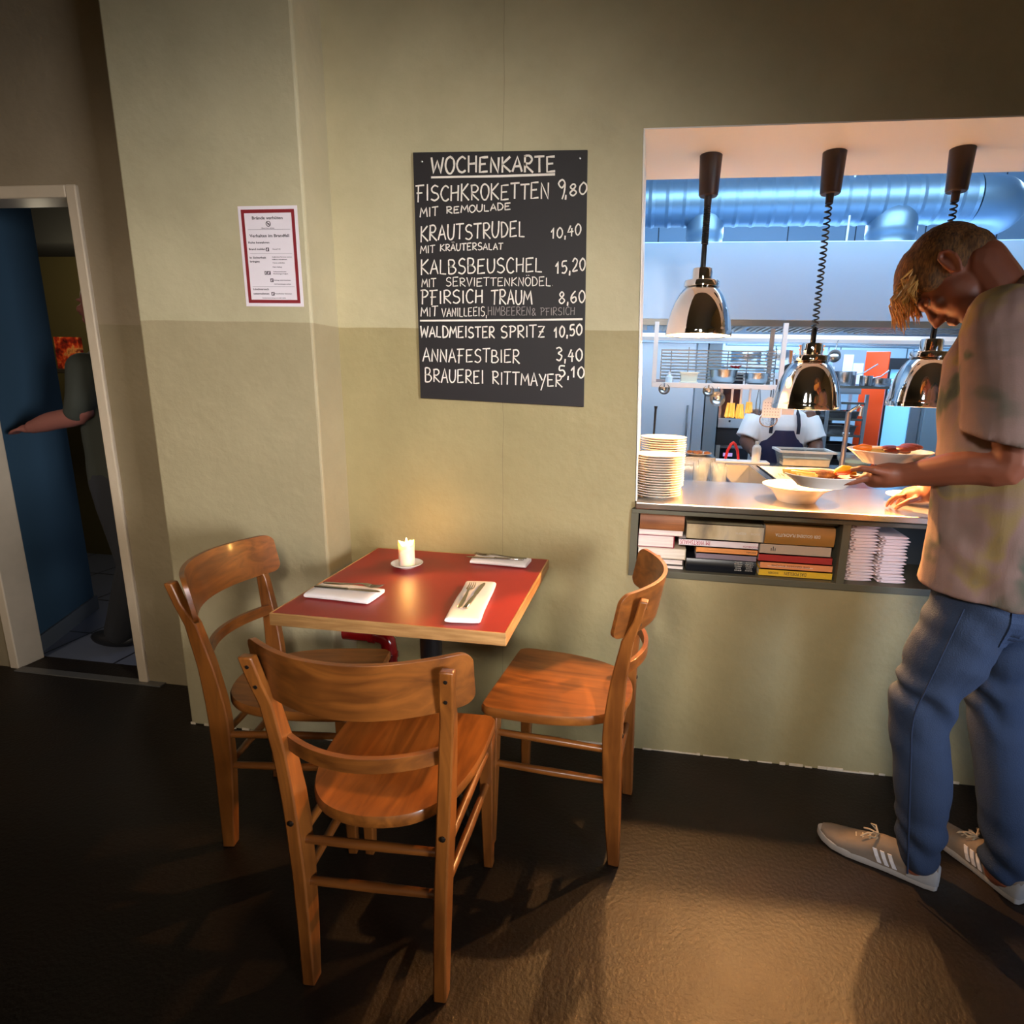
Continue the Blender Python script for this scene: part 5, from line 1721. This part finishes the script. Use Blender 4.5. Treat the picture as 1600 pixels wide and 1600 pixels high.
# hair: cap over the skull with long swept fringe, cropped neck line
hr_ = MB()
q3 = HM.to_3x3()
hr_.ell(HM @ V((0, -.018, .032)), (.0850, .1040, .0970), 24, 16, q3)
hr_.ell(HM @ V((0, .012, .060)), (.0800, .088, .074), 20, 14, q3)
hr_.ell(HM @ V((0, .050, .072)), (.070, .054, .044), 20, 14, q3)
hr_.ell(HM @ V((0, -.070, -.006)), (.068, .048, .060), 20, 14, q3)
for s in (-1, 1):
    hr_.ell(HM @ V((s*.060, .034, .022)), (.022, .030, .036), 14, 10, q3)
hr_m = blend_mesh(hr_, 'hair_cap', m_hair, .005, 4, .5, disp=lambda c: .0013*(NZ.noise(c*60)+.6*NZ.noise(c*140)))
place('hair', hr_m)
st = MB()
rq = random.Random(17)
for i in range(330):
    x = rq.uniform(-.076, .076)
    y0 = rq.uniform(.036, .102)
    z0 = rq.uniform(.050, .088)-abs(x)*.25
    ln = rq.uniform(.034, .084)*(1-.62*(abs(x)/.076)**1.5)
    pts = [V((x, y0-.02, z0)), V((x*1.04+rq.uniform(-.004, .004), y0+ln*.45, z0+.004+rq.uniform(-.006, .008))), V((x*1.06+rq.uniform(-.012, .012), y0+ln, z0-ln*.45+rq.uniform(-.012, .012)))]
    st.tube([HM @ p for p in smooth_path(pts, 3)], [.0034, .0032, .0028, .0025, .002, .0014, .0005][:len(smooth_path(pts, 3))], 5)
for i in range(60):
    s = rq.choice((-1, 1))
    x, y0, z0 = s*rq.uniform(.062, .074), rq.uniform(.035, .060), rq.uniform(.035, .060)
    pts = [V((x, y0, z0)), V((x+s*.004, y0+.020, z0-.004)), V((x+s*rq.uniform(-.004, .004), y0+rq.uniform(.03, .05), z0-rq.uniform(.004, .020)))]
    st.tube([HM @ p for p in pts], [.0030, .0025, .0005], 5)
wbuild(st, 'hair_fringe', ramp_mat('lamplit_fringe', [(.3, 'a86f2c'), (.7, 'e0b05c')], scale=3, rough=.45, stretch=(50, 50, 12)))['kind'] = 'stuff'  # golden stops paint the heat lamp's light on the fringe

# t-shirt
def shirt_mat():
    m = ramp_mat('tie_dyed_cotton', [(.33, '182826'), (.40, '444838'), (.46, '725c52'), (.56, '7d6259'), (.64, '806a40'), (.72, '62594e')], scale=5.0, rough=.9, detail=3, distort=.6, bump=.10, bscale=260)
    return m
tsh = MB()
def lin(a, b_, t):
    return V(a).lerp(V(b_), t)
rows = [((.930, 1.595, .905), .212, .165), ((.930, 1.595, .95), .208, .160), ((.925, 1.598, 1.08), .200, .150), ((.918, 1.615, 1.22), .200, .146), ((.912, 1.638, 1.36), .205, .146), ((.910, 1.655, 1.48), .200, .140), ((.912, 1.662, 1.565), .155, .105), ((.914, 1.668, 1.615), .090, .078)]
oval_loft(tsh, rows, F, L, 32, .8)
limb(tsh, [NB-Z*.035, NB+F*.012+Z*.006], [.095, .078])
for sh, el, k in ((ShL, ElL, 1), (ShR, ElR, -1)):
    tip = sh.lerp(el, .80)
    limb(tsh, [NB-Z*.055, sh+Z*.002], [.095, .078])
    a = sh.lerp(el, .1)
    R = []
    ax = (tip-sh).normalized()
    for t, r1_, r2_ in ((-.12, .060, .060), (.08, .086, .080), (.35, .088, .082), (.65, .090, .084), (.845, .094, .088)):
        c = sh.lerp(el, t)+F*.012*max(t, 0)
        R.append([c+F*(r1_*math.cos(u))+L*(r2_*math.sin(u)) + Z*(-.022*math.cos(u)*max(t, 0)*-1) for u in (2*PI*j/22 for j in range(22))])
    tsh.rings(R)
def wrinkle(c):
    w_ = NZ.noise(V((c.x*9, c.y*9, c.z*5)))
    w2 = math.sin(58*(c.z*.55+.8*c.x-.5*c.y)+9*NZ.noise(c*5))*max(0, .25+1.5*NZ.noise(c*4+V((5, 1, 2))))
    w3 = 1-abs(NZ.noise(V((c.x*7+3, c.y*7, c.z*4+c.x*6))))*2
    k = 1.0 if c.z < 1.35 else .6
    return .007*w_+.0060*w2+.003*max(0, w3)**3*k
place('t_shirt', blend_mesh(tsh, 't_shirt', shirt_mat(), .0065, 3, .5, disp=wrinkle))
# jeans
jn = MB()
oval_loft(jn, [((.935, 1.60, 1.02), .172, .125), ((.936, 1.602, .94), .180, .135), ((.938, 1.605, .86), .178, .138), ((.940, 1.608, .80), .150, .115)], F, L, 28, .85)
back = -F
def leg(hp_, kn, an, s):
    jn_pts = [hp_-Z*.02, hp_.lerp(kn, .5)+F*.004, kn+F*.006, kn.lerp(an, .5)-F*.004, an+Z*.05, an-Z*.012]
    limb(jn, jn_pts, [.108, .097, .078, .072, .062, .060], 20, 5)
leg(HpL, KnL, AnL, 1)
leg(HpR, KnR, AnR, -1)
jn.ell(V((.985, 1.565, .93)), (.075, .075, .095), 16, 12)
jn.ell(V((1.020, 1.600, .93)), (.075, .075, .095), 16, 12)
def jw(c):
    a = .0055*NZ.noise(V((c.x*8, c.y*8, c.z*12)))
    k = max(0, 1-abs(c.z-.58)/.16)+.9*max(0, 1-abs(c.z-.12)/.14)+.45*max(0, 1-abs(c.z-.85)/.12)
    return a+.0085*k*math.sin(62*(c.z+.55*c.x)+4*NZ.noise(c*8))
jeans_o = place('jeans', blend_mesh(jn, 'jeans', m_jean, .0075, 4, .5, disp=jw))
seam = MB()
for hp_, kn, an, s in ((HpL, KnL, AnL, 1),):
    pts = []
    for t in range(14):
        z = .88-.82*t/13
        if z > kn.z:
            c = kn.lerp(hp_, (z-kn.z)/(hp_.z-kn.z))
            r = .087+.020*(z-kn.z)/.4
        else:
            c = an.lerp(kn, (z-an.z)/(kn.z-an.z))
            r = .079+.004*(z-an.z)/.4
        pts.append(V((c.x, c.y, z))+L*s*r*.99)
    seam.tube(smooth_path(pts, 3), .0028, 6)
wbuild(seam, 'side_seam', mat('denim_seam', '16233a', .9), jeans_o)
# back pocket: a stitched patch lying on the seat of the jeans
from mathutils.bvhtree import BVHTree
jo = [o for o in wt.children if o.name.startswith('jeans')][0]
bvh = BVHTree.FromPolygons([v.co for v in jo.data.vertices], [list(p_.vertices) for p_ in jo.data.polygons])
nrm_ = V((.05, -1, 0)).normalized()
tg_ = V((-nrm_.y, nrm_.x, 0))
def patch(name, c, outline, off_, m, th=.003):
    mb = MB()
    n1, n2 = 10, 10
    G = []
    for i in range(n1+1):
        row = []
        for j in range(n2+1):
            a, z = outline(i/n1, j/n2)
            o_ = V(c)+tg_*a+Z*z
            hit = bvh.ray_cast(o_+nrm_*.4, -nrm_)[0]
            row.append((hit if hit is not None else o_)+nrm_*off_)
        G.append(row)
    for i in range(n1):
        for j in range(n2):
            q_ = [G[i][j], G[i+1][j], G[i+1][j+1], G[i][j+1]]
            mb.add(q_+[p_-nrm_*th for p_ in q_], [(0, 1, 2, 3), (7, 6, 5, 4), (0, 4, 5, 1), (1, 5, 6, 2), (2, 6, 7, 3), (3, 7, 4, 0)])
    return mb.build(name, m, jeans_o, smooth=60)
pkc = V((.945, 1.545, .850))-O
ol = lambda a, b_: ((a-.5)*(.135-.02*(1-b_)), (b_-.5)*.13-(.018*(1-abs(2*a-1))*(1-b_)))
patch('back_pocket', pkc, ol, .0035, mat('pocket_denim', '233450', .85, vary=.3, vscale=12, bump=.25, bscale=300))
def shoe(toe, heel, side):
    """sneaker: sole, upper, toe cap, heel counter, stripes, laces, tongue; u runs heel to toe"""
    ax = (toe-heel)
    ln = ax.length
    ax.normalize()
    sd = V((-ax.y, ax.x, 0))     # left of the foot
    def w(u, s, z):
        return heel+ax*(u*ln)+sd*s+Z*z
    prof = [(.0, .020), (.02, .030), (.10, .036), (.25, .036), (.42, .037), (.58, .043), (.72, .047), (.85, .042), (.94, .029), (.985, .014), (1.0, .004)]
    so = MB()
    pl_ = [(u, k) for u, k in prof]+[(u, -k) for u, k in reversed(prof)]
    toe_lift = lambda u: .012*max(0, (u-.78)/.22)**2
    so.rings([[w(u, k*q_, z+toe_lift(u)) for u, k in pl_] for q_, z in ((.94, .0008), (1.0, .006), (1.02, .020), (.98, .026))])
    rows_ = [(.015, .026, .074), (.06, .034, .084), (.14, .037, .078), (.26, .037, .076), (.36, .037, .090), (.46, .039, .088), (.56, .042, .074), (.68, .046, .060), (.80, .044, .050), (.90, .034, .044), (.965, .018, .036)]
    up = MB()
    R = []
    for u, k, h_ in rows_:
        R.append([w(u, k*math.copysign(abs(math.cos(t))**.7, math.cos(t)), .022+toe_lift(u)+(h_-.022)*max(0, math.sin(t))**.75 if math.sin(t) >= 0 else .018+toe_lift(u)) for t in (2*PI*j/24 for j in range(24))])
    up.rings(R)
    sho = wbuild(up, 'shoe', m_suede, smooth=60)
    wbuild(so, 'sole', m_sole, sho, smooth=40, bevel=.002)
    hc = MB()
    R = []
    for u, k, h_ in ((-.004, .024, .060), (.03, .034, .072), (.10, .0385, .066), (.17, .0392, .048), (.24, .0390, .030)):
        R.append([w(u, k*1.02*math.copysign(abs(math.cos(t))**.7, math.cos(t)), .024+(h_-.024)*max(0, math.sin(t))**.8 if math.sin(t) >= 0 else .020) for t in (2*PI*j/20 for j in range(20))])
    hc.rings(R)
    wbuild(hc, 'heel_counter', m_suede2, sho, smooth=60)
    for sgn in (-1, 1):
        for i in range(3):
            u0 = .33+.060*i
            p0, p1 = w(u0, sgn*.0395, .028), w(u0+.055, sgn*.0360, .066)
            mid = w(u0+.028, sgn*.0405, .047)
            ov_ = MB()
            R = []
            for p_ in (p0, mid, p1):
                R.append([p_+ax*a_+sd*b_ for a_, b_ in ((-.0055, -.0015), (.0055, -.0015), (.0055, .0015), (-.0055, .0015))])
            ov_.rings(R)
            wbuild(ov_, 'side_stripe', m_stripe, sho, smooth=0)
    lc = MB()
    for i in range(5):
        u = .50+.055*i
        h_ = .086-.058*(u-.46)/.4
        pts = [w(u, -.024, h_-.010), w(u+.01, -.008, h_+.003), w(u, .008, h_+.003), w(u+.01, .024, h_-.010)]
        lc.tube(pts, .0028, 6)
    for s_, a_ in ((1, .03), (-1, .02)):
        lc.tube([w(.50, .0, .092), w(.50+.03, s_*.018, .104), w(.50+.07, s_*.030, .094), w(.52, s_*.020, .088), w(.50, 0, .091)], .0027, 6)
        lc.tube([w(.50, 0, .092), w(.55+a_, s_*.010, .088), w(.60+a_, s_*.022, .076)], .0026, 6)
    wbuild(lc, 'laces', m_lace, sho)
shoe(V((.612, 1.690, 0)), V((.905, 1.540, 0)), 1)
shoe(V((.985, 1.795, 0)), V((1.122, 1.520, 0)), -1)

# plates the waiter carries
p1c = V((.662, 1.700, 1.2030))
pf = [(0, .002), (.056, .002), (.060, 0), (.064, 0), (.067, .004), (.086, .020), (.104, .0335), (.1065, .0355), (.1055, .037), (.101, .0362), (.084, .0255), (.064, .008), (0, .0075)]
hp1 = MB().lathe(pf, 56).build('plate', m_porc, loc=p1c)
tag(hp1, 'white plate of brown meat carried on the forearm of the waiter', 'plate')
p2c = V((.497, 1.712, 1.1290))
tag(dup(hp1, p2c, 0), 'white plate with breaded cutlet and yellow wedge held in the hand', 'plate')
m_meat = ramp_mat('braised_meat', [(.3, '4a1a10'), (.5, '7d3220'), (.7, 'a3523a')], scale=14, rough=.4)
ft_ = thing('braised_meat', 'dark reddish brown meat slices heaped on the upper carried plate', 'food', p1c)
rm = random.Random(41)
for i in range(7):
    a = rm.random()*6.28
    MB().ell((.028+.030*math.cos(a), .030*math.sin(a), .032+.003*i), (.030, .022, .009), 16, 8, Mx.Rotation(a, 3, 'Z') @ Mx.Rotation(rm.uniform(-.3, .3), 3, 'X')).build('meat_slice', m_meat, ft_)
for i in range(4):
    MB().ell((-.045+.015*i, -.02+.018*i, .033), (.026, .018, .010), 14, 8, Mx.Rotation(i*.7, 3, 'Z')).build('potato_piece', mat('potato', 'c79a4e', .5, vary=.2, vscale=30), ft_)
MB().tube([(-.102, -.02, .040), (-.082, -.03, .044), (-.06, -.03, .042)], [.004, .009, .008], 10).build('carrot_stick', mat('carrot', 'e0741c', .4), ft_)
f2 = thing('breaded_cutlet', 'golden brown breaded cutlet with lemon and fries on the lower carried plate', 'food', p2c)
MB().ell((-.01, .0, .034), (.060, .040, .014), 24, 10, Mx.Rotation(.3, 3, 'Z')).build('cutlet', ramp_mat('breadcrumbs', [(.3, '6d3010'), (.55, 'a8621c'), (.75, 'd09038')], scale=30, rough=.7, bump=.4, bscale=160), f2)
MB().prism([(-.030, 0), (.030, 0), (.026, .012), (.012, .024), (-.010, .025), (-.026, .013)], -.008, .008, Mx.Translation((.052, -.03, .040)) @ Mx.Rotation(PI/2, 4, 'X')).build('lemon_wedge', mat('lemon', 'f2b41e', .35), f2, smooth=30, bevel=.003)
MB().tube([(.02, -.055, .044), (.050, -.045, .046), (.068, -.04, .054)], [.006, .010, .005], 10, flat=.6).build('pepper_strip', mat('pepper_orange', 'e2561a', .35), f2)
for i in range(9):
    a = rm.uniform(-.5, .5)
    c = V((-.070+rm.uniform(-.02, .02), -.03+rm.uniform(-.03, .03), .036+.003*(i % 3)))
    MB().cbox((0, 0, 0), (.050, .007, .007), Mx.Translation(c) @ Mx.Rotation(a, 4, 'Z')).build('fries_stick', mat('fried_potato', 'd9a53c', .5), f2, smooth=0, bevel=.001)

# ------------------------------------------------------------------ the cook behind the range
ck = thing('person', 'cook in white t-shirt and navy apron working behind the prep counter', 'person', (.90, 4.20, 0))
O2 = V((.90, 4.16, 0))
Fc, Lc = V((0, -1, 0)), V((1, 0, 0))
def cplace(name, me):
    o = bpy.data.objects.new(name, me)
    link(o, ck)
    return o
cb = MB()
HMc = Mx(((1, 0, 0, .015), (0, -.80, -.60, -.135), (0, -.60, .80, 1.420), (0, 0, 0, 1)))
oval_loft(cb, [((0, 0, .78), .15, .11), ((0, 0, .95), .15, .11), ((0, -.03, 1.12), .17, .11), ((0, -.06, 1.24), .14, .09)], Fc, Lc)
head_shapes(cb, HMc)
limb(cb, [(0, -.05, 1.22), (0.01, -.10, 1.34)], [.07, .06])
for s in (-1, 1):
    hx_ = -.225 if s < 0 else .235
    limb(cb, [(s*.17, -.05, 1.20), (s*.225, -.10, 1.03), (s*.205, -.24, .990)], [.06, .050, .034])
    limb(cb, [(s*.205, -.24, .990), (s*.200, -.27, .986)], [.034, .030])
    for k in range(4):
        finger(cb, [V((s*.200-.024+.016*k, -.285, .986)), V((s*.20-.026+.017*k, -.31, .976)), V((s*.20-.026+.017*k, -.318, .958))], .0095)
    finger(cb, [V((s*.185, -.27, .988)), V((s*.165, -.292, .984)), V((s*.158, -.305, .972))], .0105)
    limb(cb, [(s*.085, 0, .80), (s*.09, -.01, .45), (s*.09, 0, .05)], [.085, .058, .045])
cplace('body', blend_mesh(cb, 'cook_body', m_skin2, .006, 4))
hc_ = MB().ell(HMc @ V((0, -.020, .040)), (.083, .100, .088), 20, 14, HMc.to_3x3())
hc_.build('hair', mat('black_hair', '120d0b', .7, bump=.4, bscale=120), ck)
ct_ = MB()
oval_loft(ct_, [((0, 0, .80), .195, .135), ((0, -.01, 1.0), .190, .135), ((0, -.04, 1.15), .200, .130), ((0, -.06, 1.23), .150, .100), ((0, -.07, 1.262), .085, .075)], Fc, Lc, 28)
for s in (-1, 1):
    R = []
    for t, r in ((0, .075), (.35, .080), (.85, .076), (1.0, .078)):
        c = V((s*.165, -.05, 1.195)).lerp(V((s*.222, -.085, 1.055)), t)
        d_ = V((s*.06, -.04, -.15)).normalized()
        u_ = d_.orthogonal().normalized()
        v_ = d_.cross(u_)
        R.append([c+u_*r*math.cos(a)+v_*r*math.sin(a) for a in (2*PI*j/18 for j in range(18))])
    ct_.rings(R)
cplace('t_shirt', blend_mesh(ct_, 'cook_shirt', mat('white_cotton', 'e2e6ee', .85, bump=.1, bscale=60), .0075, 4, .5, disp=lambda c: .005*NZ.noise(c*9)))
ap = MB()
R = []
for z, w_ in ((.50, .20), (.80, .19), (1.0, .150), (1.115, .098), (1.120, .096)):
    yo = -.150-.010*math.sin(z*9) if z < 1.05 else -.172
    ring = []
    for i in range(13):
        u = -1+2*i/12
        ring.append(V((w_*u, yo-.008+.045*u*u, z)))
    R.append(ring+[p_+V((0, .006, 0)) for p_ in reversed(ring)])
ap.rings(R)
apo = ap.build('apron', mat('navy_apron', '1d2048', .8), ck)
for s in (-1, 1):
    MB().tube([(s*.088, -.172, 1.10), (s*.086, -.180, 1.16), (s*.080, -.165, 1.22), (s*.070, -.11, 1.268), (s*.062, -.05, 1.285)], .0058, 8, flat=2.0).build('apron_strap', mat('navy_strap', '14172e', .8), apo)
tr = MB()
for s in (-1, 1):
    limb(tr, [(s*.088, 0, .84), (s*.09, -.01, .45), (s*.09, 0, .10)], [.105, .080, .072])
cplace('trousers', blend_mesh(tr, 'cook_trousers', mat('dark_trousers', '202228', .9), .009, 4))
for s in (-1, 1):
    MB().ell((s*.09, -.055, .046), (.046, .125, .045), 18, 10).build('shoe', mat('black_shoe', '111113', .5), ck)
lpi = MB()

# ------------------------------------------------------------------ person passing in the corridor
co = thing('person', 'person in dark clothes walking through the dim corridor, forearm stretched left', 'person', (-2.520, 2.50, 0))
Fp, Lp = V((-1, 0, 0)), V((0, -1, 0))
pb = MB()
HMp = Mx(((0, -1, 0, -.02), (-1, 0, 0, -.01), (0, 0, 1, 1.70), (0, 0, 0, 1)))
oval_loft(pb, [((0, 0, .85), .15, .10), ((0, 0, 1.05), .15, .10), ((0, 0, 1.30), .17, .11), ((0, 0, 1.45), .14, .09)], Fp, Lp)
head_shapes(pb, HMp)
limb(pb, [(0.0, 0, 1.42), (-.01, 0, 1.58)], [.06, .056])
limb(pb, [(0, -.17, 1.40), (.0, -.20, 1.22), (-.18, -.20, 1.165), (-.285, -.20, 1.135)], [.055, .045, .042, .030])
pb.ell((-.320, -.20, 1.126), (.038, .024, .020), 14, 10)
for k in range(4):
    finger(pb, [V((-.340, -.220+.013*k, 1.124)), V((-.375, -.221+.013*k, 1.114)), V((-.398, -.221+.013*k, 1.100))], .0088)
finger(pb, [V((-.31, -.178, 1.130)), V((-.338, -.165, 1.132)), V((-.362, -.163, 1.124))], .010)
limb(pb, [(0, .17, 1.40), (.05, .20, 1.15), (-.10, .19, .98)], [.055, .045, .032])
for s in (-1, 1):
    limb(pb, [(0, s*.085, .85), (-.04*s, s*.09, .46), (.10*s, s*.09, .08)], [.09, .06, .045])
o = bpy.data.objects.new('body', blend_mesh(pb, 'corridor_body', mat('corridor_skin', '74443a', .6), .0065, 4))
link(o, co)
hp_ = MB()
hp_.ell(HMp @ V((0, -.022, .036)), (.084, .100, .090), 20, 14, HMp.to_3x3())
hp_.build('hair', mat('brown_hair', '3a2a1e', .7, bump=.3, bscale=120), co)
tp_ = MB()
oval_loft(tp_, [((0, 0, .84), .19, .135), ((0, 0, 1.1), .185, .13), ((0, 0, 1.32), .195, .13), ((0, 0, 1.44), .15, .10), ((0, 0, 1.50), .08, .075)], Fp, Lp)
limb(tp_, [(0, -.16, 1.40), (.0, -.20, 1.26), (-.03, -.20, 1.215)], [.075, .064, .056])
limb(tp_, [(0, .16, 1.40), (.05, .20, 1.20)], [.075, .066])
o = bpy.data.objects.new('dark_top', blend_mesh(tp_, 'dark_top', mat('dark_green_top', '24271f', .85), .008, 4, .5, disp=lambda c: .005*NZ.noise(c*9)))
link(o, co)
tq = MB()
for s in (-1, 1):
    limb(tq, [(0, s*.088, .88), (-.045*s, s*.09, .46), (.10*s, s*.09, .10)], [.112, .085, .075])
o = bpy.data.objects.new('dark_trousers', blend_mesh(tq, 'corridor_trousers', mat('black_trousers', '1a1b20', .9), .009, 4))
link(o, co)
for s in (-1, 1):
    MB().ell((.10*s-.055, s*.09, .046), (.130, .046, .045), 18, 10).build('shoe', mat('corridor_shoe', '131316', .5), co)
# flyer and shelf on the corridor wall
tag(MB().box(-.088, .088, -.030, .0, -.10, .10).build('flyer_holder', ramp_mat('red_poster', [(.30, '2a0c0a'), (.44, '9a2413'), (.52, 'e0481c'), (.60, 'e89a52'), (.70, '7c1a18')], scale=18, rough=.5, detail=4), loc=(-3.750, 3.40, 1.5005), smooth=0), 'bright red flyer card standing on the ledge in the corridor', 'flyer')
tag(MB().box(-3.95, -3.40, 3.33, 3.749, 1.372, 1.400).build('wall_ledge', mat('dark_ledge', '3c3428', .6), smooth=0, bevel=.003), 'narrow dark ledge on the corridor wall under the red flyer', 'ledge')
fl_ = thing('dried_flowers', 'dark red dried flowers hanging below the corridor ledge', 'flowers', (-3.60, 3.42, 1.25))
rf = random.Random(2)
for i in range(9):
    MB().ell((rf.uniform(-.08, .08), rf.uniform(-.03, .03), rf.uniform(-.03, .06)), (.026, .022, .022), 10, 7).build('bloom', mat('dried_bloom', '57222a', .8, bump=.6, bscale=80), fl_)
MB().tube([(0, .0, -.02), (.0, .0, .05), (.0, .02, .121)], .010, 8).build('stem_bundle', mat('dry_stem', '3a2c1c', .8), fl_)
